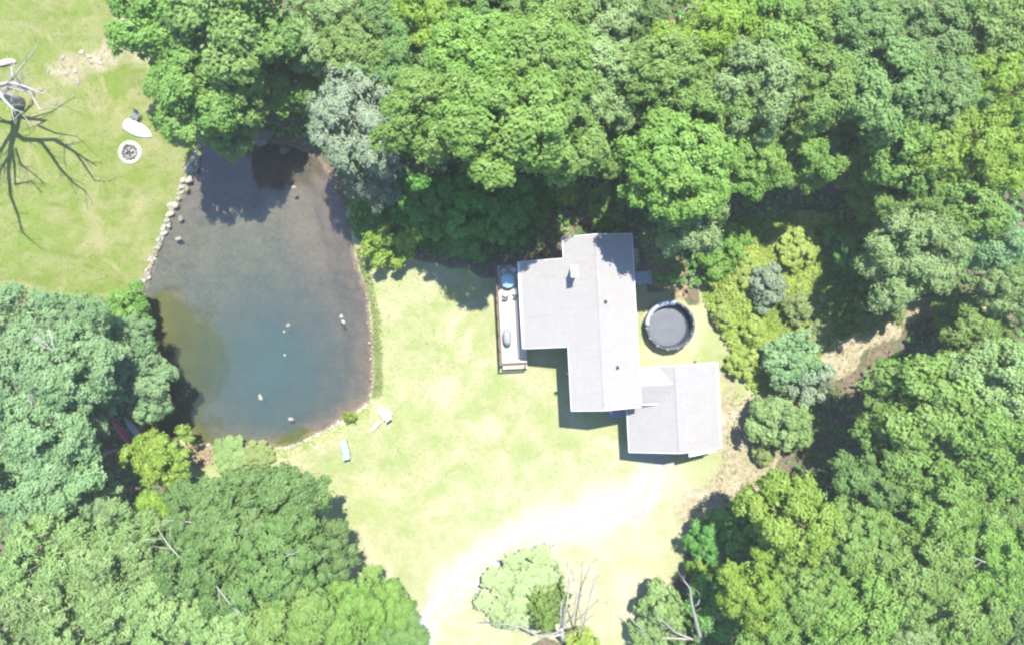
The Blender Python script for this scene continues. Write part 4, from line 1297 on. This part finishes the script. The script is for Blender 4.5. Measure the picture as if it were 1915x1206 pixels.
def trim_board(name, a_, b_, drop=.045, hgt=.18, t_=.025):
    """A fascia or rake board along the edge a_ to b_ (house axes)."""
    a_, b_ = Vector(a_), Vector(b_)
    d = (b_ - a_)
    nrm = Vector((d.y, -d.x, 0)).normalized() * t_
    q = [a_, b_, b_ + nrm, a_ + nrm]
    MB().slab([(v.x, v.y, v.z - drop + .03) for v in q], hgt).build(name, WHITE, house)


e_ = .004
trim_board('fascia', pz(xe + e_, ys), pz(xe + e_, yn))
trim_board('rake_board', pz(xw, ys - e_), pz(xr, ys - e_))
trim_board('rake_board', pz(xr + .002, ys - e_), pz(xe, ys - e_))
trim_board('rake_board', pz(xr, yn + e_), pz(xw, yn + e_))
trim_board('rake_board', pz(xe, yn + e_), pz(xr + .002, yn + e_))
trim_board('fascia', pz(xww - e_, ywn), pz(xww - e_, yws))
trim_board('fascia', pz(xw - e_, yws - .05), pz(xw - e_, ys))
trim_board('fascia', pz(xw - e_, yn), pz(xw - e_, ywn + .05))
trim_board('rake_board', pz(xww, yws - e_), pz(xw - .05, yws - e_))
trim_board('rake_board', pz(xw - .05, ywn + e_), pz(xww, ywn + e_))
# garage
GZR, GP = 4.6, 0.40
gxr = loc(1268, 765, GZR).x
gxw = loc(1174, 805, 2.8).x
gxe = loc(1343, 755, 3.0).x
gyn = loc(1300, 681, 3.8).y
gys = loc(1225, 846, 3.7).y
grz = lambda x_: GZR - GP * abs(x_ - gxr)
gp = lambda x_, y_: (x_, y_, grz(x_))
gu = lambda x_: grz(x_) - RT - .02
m = MB()
go = .35
gable_wall(m, 0, 0, gyn - go - .15, gu, .15, [gxw + go, gxr, gxe - go])
gable_wall(m, 0, 0, gys + go, gu, .15, [gxw + go, gxr, gxe - go])
m.box(gxw + go + .002, gxw + go + .15, gys + go + .15, gyn - go - .15, 0, gu(gxw + go))
m.box(gxe - go - .15, gxe - go - .002, gys + go + .15, gyn - go - .15, 0, gu(gxe - go))
m.build('garage_wall', SIDING, house)
MB().slab([gp(gxw, gys), gp(gxr, gys), gp(gxr, gyn), gp(gxw, gyn)], RT).build('garage_roof_slope', ROOF, house)
MB().slab([gp(gxr + .001, gys), gp(gxe, gys), gp(gxe, gyn), gp(gxr + .001, gyn)], RT).build('garage_roof_slope', ROOF, house)
m = MB()
m.slab([(gxr - .16, gys + .02, GZR - .015), (gxr, gys + .02, GZR + .035), (gxr, gyn - .02, GZR + .035), (gxr - .16, gyn - .02, GZR - .015)], .03)
m.slab([(gxr + .001, gys + .02, GZR + .035), (gxr + .16, gys + .02, GZR - .015), (gxr + .16, gyn - .02, GZR - .015), (gxr + .001, gyn - .02, GZR + .035)], .03)
m.build('ridge_cap', ROOF, house)
trim_board('rake_board', gp(gxw, gys - e_), gp(gxr, gys - e_))
trim_board('rake_board', gp(gxr + .002, gys - e_), gp(gxe, gys - e_))
trim_board('rake_board', gp(gxr, gyn + e_), gp(gxw, gyn + e_))
trim_board('rake_board', gp(gxe, gyn + e_), gp(gxr + .002, gyn + e_))
trim_board('fascia', gp(gxw - e_, gyn), gp(gxw - e_, gys))
trim_board('fascia', gp(gxe + e_, gys), gp(gxe + e_, gyn))
# pent roof at the garage's outer front corner
a1, b1 = gxr + 1.0, gxe - .35
MB().slab([(a1, gys - .55, grz(a1) - .62), (b1, gys - .38, grz(b1) - .50), (b1, gys + .3, grz(b1) - .42), (a1, gys + .3, grz(a1) - .5)], .12).build('pent_roof', WHITE, house)
# connecting cross gable between house and garage
CZ, CP = 4.75, 0.36
cy = loc(1200, 722, CZ).y
cys = loc(1180, 757, 4.0).y
cyn = cy + (cy - cys)
cx0, cx1 = xr + .4, gxr - .25
cz = lambda y_: CZ - CP * abs(y_ - cy)
MB().slab([(cx0, cys, cz(cys)), (gxr - 1.5, cys, cz(cys)), (cx1, cy, CZ), (cx0, cy, CZ)], RT).build('connector_roof_slope', ROOF, house)
MB().slab([(cx0, cy + .001, CZ), (cx1, cy + .001, CZ), (gxr - 1.5, cyn, cz(cyn)), (cx0, cyn, cz(cyn))], RT).build('connector_roof_slope', ROOF, house)
m = MB()
m.box(xe - O + .001, gxw + go + .0, cys + .4, cys + .55, 0, cz(cys + .4) - RT - .03)
m.box(xe - O + .001, gxw + go + .0, cyn - .55, cyn - .4, 0, cz(cyn - .4) - RT - .03)
m.build('connector_wall', SIDING, house)
MB().box(cx0 + 2.0, gxr - 1.6, cys - .045, cys - .005, cz(cys) - .2, cz(cys) + .01).build('fascia', WHITE, house)
# chimney, vents
ch = loc(1073.5, 508, 7.0)
cxm, cym = ch.x, ch.y
chim = MB().box(cxm - .20, cxm + .20, cym - .42, cym + .42, rz(cxm) - .5, 7.3).build('chimney', WHITE, house)
MB().box(cxm - .25, cxm + .25, cym - .47, cym + .47, 7.302, 7.4).build('chimney_cap', WHITE, chim)
MB().lathe([(.12, 7.402), (.12, 7.6), (.09, 7.6), (.09, 7.41)], 16, cxm, cym).build('chimney_flue', DARKMETAL, chim, True)
for px, py in [(1131, 565), (1154, 687), (1062, 700)]:
    v = loc(px, py, 5.7)
    zb_ = rz(v.x)
    MB().lathe([(.055, zb_ - .05), (.055, zb_ + .38), (.04, zb_ + .38), (.04, zb_ + .1)], 12, v.x, v.y).lathe([(.17, zb_ + .0), (.1, zb_ + .07), (.06, zb_ + .08)], 12, v.x, v.y).build('vent_pipe', DARKMETAL, house, True)


# openings
def window(x_, y_, z_, w_, h_, axis_, sgn, name='window'):
    """A window on a wall facing along AXIS_ ('x' or 'y') in direction SGN; x_, y_ is its middle on the wall's face."""
    M = Matrix.Translation((x_, y_, z_)) @ (Matrix.Rotation(math.pi / 2 * (-sgn if axis_ == 'x' else (1 - sgn)), 4, 'Z') if True else 0)
    f = MB()
    for (a_, b_, c_, d_) in ((-w_ / 2 - .09, w_ / 2 + .09, -h_ / 2 - .09, -h_ / 2), (-w_ / 2 - .09, w_ / 2 + .09, h_ / 2, h_ / 2 + .09), (-w_ / 2 - .09, -w_ / 2, -h_ / 2, h_ / 2), (w_ / 2, w_ / 2 + .09, -h_ / 2, h_ / 2), (-.02, .02, -h_ / 2, h_ / 2)):
        f.box(a_, b_, .003, .06, c_, d_, M)
    fr_ = f.build(name, WHITE, house)
    MB().box(-w_ / 2, w_ / 2, .004, .025, -h_ / 2, h_ / 2, M).build('pane', WINGLASS, fr_)


for k in range(3):
    window(xww + O, ywn - 1.9 - k * 2.3, 2.35, 1.3, 1.3, 'x', -1)
window((xw + xr) / 2, ys + O, 3.3, 1.2, 1.2, 'y', -1)
window((xw + xr) / 2, ys + O, 1.2, 1.2, 1.1, 'y', -1)
for k in range(3):
    window(xe - O, yn - 3 - k * 3.0, 2.6, 1.1, 1.2, 'x', 1)
window(xw + O, ys + 2.4, 2.6, 1.1, 1.2, 'x', -1)
dm_ = MB().box(gxr - 3.4, gxr - .9, gys + go - .05, gys + go - .003, .02, 2.1)
gd = dm_.build('garage_door', DOORPAINT, house)
for k in range(4):
    MB().box(gxr - 3.36, gxr - .94, gys + go - .075, gys + go - .052, .06 + k * .51, .51 + k * .51).build('panel', DOORPAINT, gd)
# gutter pipes on the two long eaves
for nm, (xa, ya, yb) in (('gutter', (xww - .13, ywn, yws)), ('gutter', (gxe + .13, gys, gyn))):
    z_ = (rz(xww) if xa < 0 else grz(gxe)) - .1
    MB().tube([(xa, ya, z_), (xa, yb, z_)], .06, 8).build(nm, WHITE, house, True)

# entry stoop in the corner, side stoop at the far wall


def stoop(label, px, py, w_, l_, z_, nb, dirn):
    p0 = on_ground(px, py)
    p0.z = 0
    o = thing('stoop', label, 'stoop', p0, TH)
    for k in range(nb):
        y0 = -l_ / 2 + l_ * k / nb
        MB().box(-w_ / 2, w_ / 2, y0 + .012, y0 + l_ / nb - .004, z_ - .035, z_).build('plank', GREYWOOD, o)
    for sx_ in (-1, 1):
        for sy_ in (-1, 1):
            MB().box(sx_ * (w_ / 2 - .06) - .045, sx_ * (w_ / 2 - .06) + .045, sy_ * (l_ / 2 - .06) - .045, sy_ * (l_ / 2 - .06) + .045, -.05, z_ - .037).build('leg', GREYWOOD, o)
    for k in range(2):
        zs = z_ - .2 * (k + 1)
        if dirn == 'y':
            MB().box(-w_ / 2, w_ / 2, -l_ / 2 - .28 * (k + 1), -l_ / 2 - .28 * k - .01, zs - .04, zs).build('step', GREYWOOD, o)
        else:
            MB().box(w_ / 2 + .28 * k + .01, w_ / 2 + .28 * (k + 1), -l_ / 2, l_ / 2, zs - .04, zs).build('step', GREYWOOD, o)
    for sx_ in (-1, 1):
        MB().tube([(sx_ * (w_ / 2 - .05), -l_ / 2 + .05, z_), (sx_ * (w_ / 2 - .05), -l_ / 2 + .05, z_ + .9), (sx_ * (w_ / 2 - .05), l_ / 2, z_ + .9)], .03, 6).build('handrail', WHITE if dirn == 'y' else GREYWOOD, o)
    return o


stoop('grey timber entry stoop in the corner between house and garage', 1153, 757, 1.6, 1.2, .55, 8, 'y')
stoop('small grey timber stoop against the pool-side wall of the house', 1196, 521, 1.15, 1.25, .6, 8, 'x')

# ------------------------------------------------------------------ deck
DZ = 1.2
dO = on_ground(957, 585)
dO.z = 0
deck = thing('deck', 'narrow pale timber deck with dark railings along the left wall of the house', 'deck', dO, TH)


def dl(px, py, z):
    return ROT @ (at(px, py, z) - Vector((dO.x, dO.y, 0)))


dx0, dx1 = dl(934.5, 585, DZ).x, dl(981, 585, DZ).x
dx1 = min(dx1, (Vector((HO.x, HO.y, 0)) - Vector((dO.x, dO.y, 0))).dot(Vector((math.cos(TH), math.sin(TH), 0))) + xww + O - .02)
dy0, dy1 = dl(962, 678, DZ).y, dl(950, 496, DZ).y
npl = 18
pw = (dx1 - dx0) / npl
for k in range(npl):
    MB().box(dx0 + pw * k + .004, dx0 + pw * (k + 1) - .004, dy0, dy1, DZ - .04, DZ + random.uniform(-.003, .003)).build('plank', DECKWOOD, deck)
m = MB()
m.box(dx0, dx1, dy0 - .04, dy0 - .002, DZ - .26, DZ - .005).box(dx0, dx1, dy1 + .002, dy1 + .04, DZ - .26, DZ - .005).box(dx0 - .042, dx0 - .002, dy0 - .04, dy1 + .04, DZ - .26, DZ - .005)
m.build('rim_joist', RAILWOOD, deck)
RTOP = DZ + .95
ny = 6
for k in range(ny + 1):
    y_ = dy0 + (dy1 - dy0) * k / ny
    MB().box(dx0 - .14, dx0 - .045, y_ - .05, y_ + .05, -.1, RTOP).build('post', RAILWOOD, deck)
for y_, s_ in ((dy0, -1), (dy1, 1)):
    MB().box(dx1 - .1, dx1 - .002, y_ + s_ * .045 - (.1 if s_ < 0 else 0), y_ + s_ * .045 + (.1 if s_ > 0 else 0), -.1, RTOP).build('post', RAILWOOD, deck)
MB().box(dx0 - .17, dx0 - .02, dy0 - .16, dy1 + .16, RTOP + .002, RTOP + .045).build('top_rail', RAILWOOD, deck)
MB().box(dx0 - .015, dx1, dy1 + .03, dy1 + .16, RTOP + .002, RTOP + .045).build('top_rail', RAILWOOD, deck)
MB().box(dx0 - .015, dx1, dy0 - .16, dy0 - .03, RTOP + .002, RTOP + .045).build('top_rail', RAILWOOD, deck)
bal = MB()
nb = int((dy1 - dy0) / .13)
for k in range(1, nb):
    y_ = dy0 + (dy1 - dy0) * k / nb
    bal.box(dx0 - .11, dx0 - .075, y_ - .017, y_ + .017, DZ + .1, RTOP)
nb = int((dx1 - dx0) / .13)
for y_ in (dy0 - .09, dy1 + .09):
    for k in range(1, nb):
        x_ = dx0 + (dx1 - dx0) * k / nb
        bal.box(x_ - .017, x_ + .017, y_ - .017, y_ + .017, DZ + .1, RTOP)
bal.box(dx0 - .115, dx0 - .07, dy0, dy1, DZ + .06, DZ + .1)
bo = bal.build('balusters', RAILWOOD, deck)
bo['kind'] = 'stuff'
# lower landing at the end
MB().box(dx0, dx1, dy0 - .62, dy0 - .17, .52, .56).build('step', DECKWOOD, deck)
MB().box(dx0, dx1, dy0 - .60, dy0 - .19, .0, .515).build('step_frame', RAILWOOD, deck)

# covered grill
gO = at(948.5, 630, DZ + .5)
gO.z = DZ
gr = thing('grill', 'oval charcoal grey covered grill near the lower end of the deck', 'grill', gO, TH + .03)
m = MB()
prof = []
n = 20
rings = [(.36, .70, 0.02), (.38, .74, .35), (.40, .76, .62), (.37, .70, .80), (.26, .52, .93), (.10, .24, .99), (.02, .06, 1.0)]
v, f = [], []
for (a_, b_, z_) in rings:
    for k in range(n):
        t_ = 2 * math.pi * k / n
        cc, ss_ = math.cos(t_), math.sin(t_)
        w_ = 1 + .03 * math.sin(5 * t_) * (1 if z_ < .7 else 0)
        v.append((a_ * w_ * math.copysign(abs(cc) ** .75, cc), b_ * w_ * math.copysign(abs(ss_) ** .75, ss_), z_))
for i in range(len(rings) - 1):
    for k in range(n):
        f.append((i * n + k, i * n + (k + 1) % n, (i + 1) * n + (k + 1) % n, (i + 1) * n + k))
f.append(tuple(range((len(rings) - 1) * n, len(rings) * n)))
m.add(v, f)
m.build('cover', simple('grey_grill_cover', (0.17, 0.17, 0.18), (0.11, 0.11, 0.12), 4, .7, .3), gr, True)
m = MB()
m.tube([(-.2, -.66, .86), (-.2, -.74, .86), (.2, -.74, .86), (.2, -.66, .86)], .025, 6)
m.build('handle', DARKMETAL, gr)
for sx_ in (-1, 1):
    MB().box(sx_ * .3 - .03, sx_ * .3 + .03, .5, .56, 0, .3).build('leg', DARKMETAL, gr)

# patio table and chairs
tO = at(950, 525, DZ + .7)
tO.z = DZ
tb = thing('patio_table', 'round teal glass table on the shaded end of the deck', 'table', tO, 0)
MB().lathe([(.001, .70), (.62, .70), (.64, .71), (.62, .72), (.001, .72)], 36).build('table_top', GLASS_TABLE, tb, True)
MB().lathe([(.64, .695), (.66, .71), (.64, .725), (.63, .71)], 36, closed=True).build('table_rim', GREYMETAL, tb, True)
for k in range(4):
    a_ = math.pi / 4 + k * math.pi / 2
    MB().tube([(math.cos(a_) * .5, math.sin(a_) * .5, 0), (math.cos(a_) * .35, math.sin(a_) * .35, .4), (math.cos(a_) * .5, math.sin(a_) * .5, .69)], .02, 6).build('leg', GREYMETAL, tb)


def patio_chair(px, py, a_, label):
    o_ = at(px, py, DZ + .45)
    o_.z = DZ
    o = thing('patio_chair', label, 'chair', o_, a_, 'chairs round the deck table')
    MB().lathe([(.001, .43), (.2, .42), (.27, .43), (.28, .45), (.2, .47), (.001, .465)], 20).build('seat', PALEFAB, o, True)
    b = MB()
    for k in range(7):
        t0 = math.radians(-60 + 20 * k) - math.pi / 2
        t1 = math.radians(-60 + 20 * (k + 1)) - math.pi / 2
        if k == 6:
            break
        v = []
        for t_ in (t0, t1):
            for rad in (.30, .335):
                for z_ in (.5, .86):
                    v.append((math.cos(t_) * (rad + (z_ - .5) * .16), math.sin(t_) * (rad + (z_ - .5) * .16), z_))
        b.add(v, [(0, 1, 5, 4), (2, 6, 7, 3), (1, 3, 7, 5), (0, 4, 6, 2), (0, 2, 3, 1), (4, 5, 7, 6)])
    b.build('backrest', CHARCOAL, o)
    for sx_ in (-1, 1):
        MB().tube([(sx_ * .27, -.2, .45), (sx_ * .32, -.1, .66), (sx_ * .3, .22, .64), (sx_ * .25, .24, .45)], .018, 6).build('armrest', GREYMETAL, o)
        for sy_ in (-1, 1):
            MB().tube([(sx_ * .18, sy_ * .18, .43), (sx_ * .24, sy_ * .24, 0)], .016, 6).build('leg', GREYMETAL, o)


PALEFAB = simple('pale_mesh_fabric', (0.33, 0.34, 0.33), (0.26, 0.27, 0.26), 6, .8, .2)
patio_chair(945, 550, math.radians(15), 'sunlit patio chair on the deck nearer the railing')
patio_chair(964, 547, math.radians(28), 'sunlit patio chair on the deck nearer the house wall')
patio_chair(942, 507, math.radians(205), 'shaded patio chair at the railing side of the teal table')
patio_chair(961, 505, math.radians(155), 'shaded patio chair at the house side of the teal table')

# ------------------------------------------------------------------ pool
pO = at(1248, 609, 0)
pO.z = gz(1248, 609)
pool = thing('swimming_pool', 'round above-ground pool with dark wall and grey cover beside the house', 'swimming pool', pO)
PR, PH = 2.2, 1.25
MB().lathe([(PR, -.05), (PR, PH), (PR - .03, PH), (PR - .03, -.02)], 56).build('wall', POOLWALL, pool, True)
MB().lathe([(PR - .035, .0), (PR - .035, PH - .005), (PR - .09, PH - .01), (PR - .10, .0)], 56).build('liner', simple('pool_liner_dark', (0.06, 0.07, 0.085), (0.04, 0.045, 0.055), 3, .4, .1), pool, True)
MB().lathe([(PR + .03, PH + .0), (PR + .04, PH + .04), (PR - .11, PH + .05), (PR - .12, PH + .005)], 56, closed=True).build('top_rail', POOLWALL, pool, True)
for k in range(14):
    a_ = 2 * math.pi * k / 14 + .1
    M = Matrix.Rotation(a_, 4, 'Z')
    MB().box(PR + .004, PR + .07, -.07, .07, -.05, PH - .002, M).build('upright', POOLRAIL, pool)
    MB().box(PR - .15, PR + .07, -.10, .10, PH + .052, PH + .075, M).build('rail_cap', POOLRAIL, pool)
# cover lies low inside, a little off the middle
v, f = [], []
n = 48
rs = [.001, .5, 1.0, 1.4, 1.66, 1.76, 1.80]
for i, r_ in enumerate(rs):
    for k in range(n):
        t_ = 2 * math.pi * k / n
        z_ = .42 + .012 * math.sin(r_ * 5 + 1) - (0.05 if i == len(rs) - 1 else 0)
        v.append((-.12 + r_ * math.cos(t_), -.17 + r_ * math.sin(t_), z_))
for i in range(len(rs) - 1):
    for k in range(n):
        f.append((i * n + k, i * n + (k + 1) % n, (i + 1) * n + (k + 1) % n, (i + 1) * n + k))
MB().add(v, f).build('cover', COVER, pool, True)
MB().lathe([(PR - .1, .30), (.001, .30)], 48).build('water', simple('pool_dark_water', (0.02, 0.025, 0.032), (0.015, 0.02, 0.025), 3, .15, .05), pool, True)
# folded tarp along the far rim
m = MB()
v, f = [], []
N = 34
rr2 = random.Random(4)
for i in range(N):
    a_ = math.radians(78 + 100 * i / (N - 1))
    for j, (dr, dz) in enumerate([(-.30, -.16), (-.16, .08), (-.02, .12), (.08, .07), (.12, -.14)]):
        w_ = rr2.uniform(-.05, .05)
        rad = PR + dr + w_
        v.append((math.cos(a_) * rad, math.sin(a_) * rad, PH + dz + rr2.uniform(-.03, .05)))
for i in range(N - 1):
    for j in range(4):
        f.append((i * 5 + j, i * 5 + j + 1, i * 5 + j + 6, i * 5 + j + 5))
m.add(v, f)
m.build('folded_tarp', TARP, pool, True)
rock(1300, 676, .3, .3, .3, .2, 'small dark stone behind the garage', z=0, mat=STONE_DARK)

# ------------------------------------------------------------------ fire pit, boats, garden seats
fO = on_ground(243, 285)
fp = thing('fire_pit', 'round stone-ringed fire pit with pale border on the left lawn', 'fire pit', fO)
MB().lathe([(1.08, -.02), (1.06, .05), (.98, .06), (.70, .05), (.66, -.02)], 40).build('gravel_border', simple('white_gravel', (0.36, 0.35, 0.31), (0.26, 0.25, 0.22), 14, .95, .6), fp)
MB().lathe([(.72, .012), (.001, .03)], 32).build('ash_bed', ASH, fp)
for k in range(13):
    a_ = 2 * math.pi * k / 13
    o = link('stone', ROCKS[k % 7], fp)
    set_mat(o, STONE_DARK if k % 3 else STONE_TAN)
    o.location = (math.cos(a_) * .66, math.sin(a_) * .66, .1)
    o.scale = (.16, .2, .22)
    o.rotation_euler = (0, 0, a_)
for k in range(5):
    a_ = k * 1.2
    MB().tube([(math.cos(a_) * .42, math.sin(a_) * .42, .1), (-math.cos(a_ + .3) * .2, -math.sin(a_ + .3) * .2, .22)], .055, 7).build('charred_log', CHAR, fp)
MB().lathe([(.001, .16), (.16, .15), (.22, .1), (.2, .05)], 16, .03, .02).build('ash_heap', simple('pale_ash', (0.45, 0.43, 0.41), (0.3, 0.29, 0.28), 8, .95, .4), fp, True)


def hull(L, W, Hh, mat, parent, name='hull', n=14, m_=9, blunt=0.75):
    """An upturned hull: keel on top, pointed at +x, blunter at -x."""
    v, f = [], []
    for i in range(n + 1):
        s_ = i / n
        x_ = -L / 2 + L * s_
        w_ = W / 2 * min(1, (blunt + (1 - blunt) * min(1, s_ / .3))) * (1 - max(0, (s_ - .45) / .55) ** 2.1)
        w_ = max(w_, .015)
        h_ = Hh * (0.72 + .28 * min(1, s_ / .25)) * (1 - .55 * max(0, (s_ - .6) / .4) ** 2)
        for j in range(m_):
            a_ = math.pi * j / (m_ - 1)
            v.append((x_, -math.cos(a_) * w_, h_ * math.sin(a_) ** .7))
    for i in range(n):
        for j in range(m_ - 1):
            f.append((i * m_ + j, (i + 1) * m_ + j, (i + 1) * m_ + j + 1, i * m_ + j + 1))
    f.append(tuple(range(m_ - 1, -1, -1)))
    return MB().add(v, f).build(name, mat, parent, True)


bO = on_ground(259, 244)
bt = thing('rowboat', 'white rowboat turned upside down on the grass by the fire pit', 'boat', bO, math.radians(-27))
hull(2.7, 1.25, .45, BOATWHITE, bt)
MB().box(-1.2, 1.0, -.025, .025, .42, .49).build('keel', BOATWHITE, bt)
for s_ in (-1, 1):
    MB().tube([(-1.34, s_ * .5, .03), (-.5, s_ * .645, .03), (.2, s_ * .62, .03), (.9, s_ * .4, .03), (1.33, s_ * .02, .03)], .03, 6).build('gunwale', GREYMETAL, bt)
rO = on_ground(231, 810)
rb = thing('red_boat', 'faded red canoe turned over on the bank under the trees beside the pond', 'boat', rO, math.radians(-53))
rb.location.z = max(rb.location.z, -.05) + .02
hull(3.5, .85, .38, RED, rb, blunt=.25)
MB().box(-1.2, 1.2, -.02, .02, .36, .405).build('keel', GREYHULL, rb)
for s_ in (-1, 1):
    MB().tube([(-1.72, s_ * .12, .03), (-.7, s_ * .44, .03), (.2, s_ * .43, .03), (1.0, s_ * .28, .03), (1.72, s_ * .02, .03)], .035, 6).build('gunwale', GREYHULL, rb)
gO2 = on_ground(249, 803)
gb = thing('grey_boat', 'narrow grey canoe lying beside the red one at the water edge', 'boat', gO2, math.radians(-55))
gb.location.z = -.1
hull(2.9, .6, .34, GREYHULL, gb, blunt=.25)
MB().box(-1.0, 1.0, -.02, .02, .32, .36).build('keel', GREYMETAL, gb)


def lawn_chair(px, py, a_, label, mats, name='lawn_chair', s_=1.0):
    o = thing(name, label, 'chair', on_ground(px, py), a_)
    sm_, fm = mats
    for k in range(5):
        MB().box(-.27 * s_, .27 * s_, (-.25 + .11 * k) * s_, (-.15 + .11 * k) * s_, (.36 - .02 * (4 - k) * .6) * s_, (.385 - .02 * (4 - k) * .6) * s_).build('slat', sm_, o)
    for k in range(5):
        x0 = (-.26 + .106 * k) * s_
        v = [(x0, -.26 * s_, .33 * s_), (x0 + .095 * s_, -.26 * s_, .33 * s_), (x0 + .095 * s_, -.56 * s_, .98 * s_), (x0, -.56 * s_, .98 * s_)]
        v2 = [(q_[0], q_[1] - .025, q_[2] - .008) for q_ in v]
        MB().add(v + v2, [(0, 1, 2, 3), (7, 6, 5, 4), (0, 4, 5, 1), (1, 5, 6, 2), (2, 6, 7, 3), (3, 7, 4, 0)]).build('back_slat', sm_, o)
    for sx_ in (-1, 1):
        x_ = sx_ * .34 * s_
        MB().box(x_ - .07 * s_, x_ + .07 * s_, -.35 * s_, .34 * s_, .55 * s_, .575 * s_).build('armrest', sm_, o)
        MB().box(x_ - .025, x_ + .025, .24 * s_, .32 * s_, -.03, .548 * s_).build('leg', fm, o)
        MB().box(x_ - .025, x_ + .025, -.34 * s_, -.27 * s_, -.03, .548 * s_).build('leg', fm, o)
    return o


lawn_chair(257, 220, math.radians(150), 'dark grey slatted lawn chair behind the upturned white boat', (simple('slate_chair_paint', (0.10, 0.105, 0.115), (0.06, 0.065, 0.07), 5, .6, .1), DARKMETAL))
CHAIRWHITE = simple('cream_chair_paint', (0.56, 0.54, 0.48), (0.46, 0.44, 0.40), 5, .6, .1)
lawn_chair(724, 772, math.radians(35), 'cream lawn chair on the grass near the lower right shore of the pond', (CHAIRWHITE, CHAIRWHITE), s_=1.12)
st = thing('footstool', 'small cream slatted footstool beside the cream lawn chair', 'stool', on_ground(713, 765), math.radians(55))
for k in range(4):
    MB().box(-.3, .3, -.2 + .1 * k, -.11 + .1 * k, .33, .355).build('slat', CHAIRWHITE, st)
for sx_ in (-1, 1):
    MB().box(sx_ * .25 - .025, sx_ * .25 + .025, -.18, .18, -.02, .328).build('leg', CHAIRWHITE, st)
bn = thing('bench', 'slim cream plank bench on the grass below the cream lawn chair', 'bench', on_ground(704, 795), math.radians(47))
for k in range(2):
    MB().box(-.6, .6, -.13 + .13 * k, -.01 + .13 * k, .36, .4).build('plank', CHAIRWHITE, bn)
for sx_ in (-1, 1):
    MB().box(sx_ * .48 - .03, sx_ * .48 + .03, -.12, .12, -.03, .357).build('leg', CHAIRWHITE, bn)
ck = thing('sun_lounger', 'pale turquoise sun lounger on the lawn below the pond', 'sun lounger', on_ground(647, 838), math.radians(14))
MB().box(-.31, .31, -.45, .82, .30, .36).build('seat', TURQ, ck, bevel=.02)
v = [(-.31, -.47, .33), (.31, -.47, .33), (.31, -.93, .72), (-.31, -.93, .72)]
v2 = [(q_[0], q_[1] - .04, q_[2] - .05) for q_ in v]
MB().add(v + v2, [(0, 3, 2, 1), (4, 5, 6, 7), (0, 1, 5, 4), (1, 2, 6, 5), (2, 3, 7, 6), (3, 0, 4, 7)]).build('backrest', TURQ, ck)
for sx_ in (-1, 1):
    MB().tube([(sx_ * .34, -.5, .31), (sx_ * .34, .86, .31)], .025, 6).build('side_rail', GREENPAINT, ck)
    for y_ in (-.55, .6):
        MB().tube([(sx_ * .34, y_, .31), (sx_ * .34, y_ + .05, -.03)], .022, 6).build('leg', GREENPAINT, ck)

# ------------------------------------------------------------------ thin summer haze that veils the whole place
t = NT('haze_material')
vol = t.n('ShaderNodeVolumePrincipled', {'Color': (1.0, 0.98, 0.94), 'Density': 0.0005, 'Anisotropy': 0.2})
t.n('ShaderNodeOutputMaterial', {1: vol.outputs[0]})
hz = MB().box(-2700, 2700, -2700, 2700, -4.0, CAM_H + 2.0).build('haze', t.m)
tag(hz, kind='stuff')
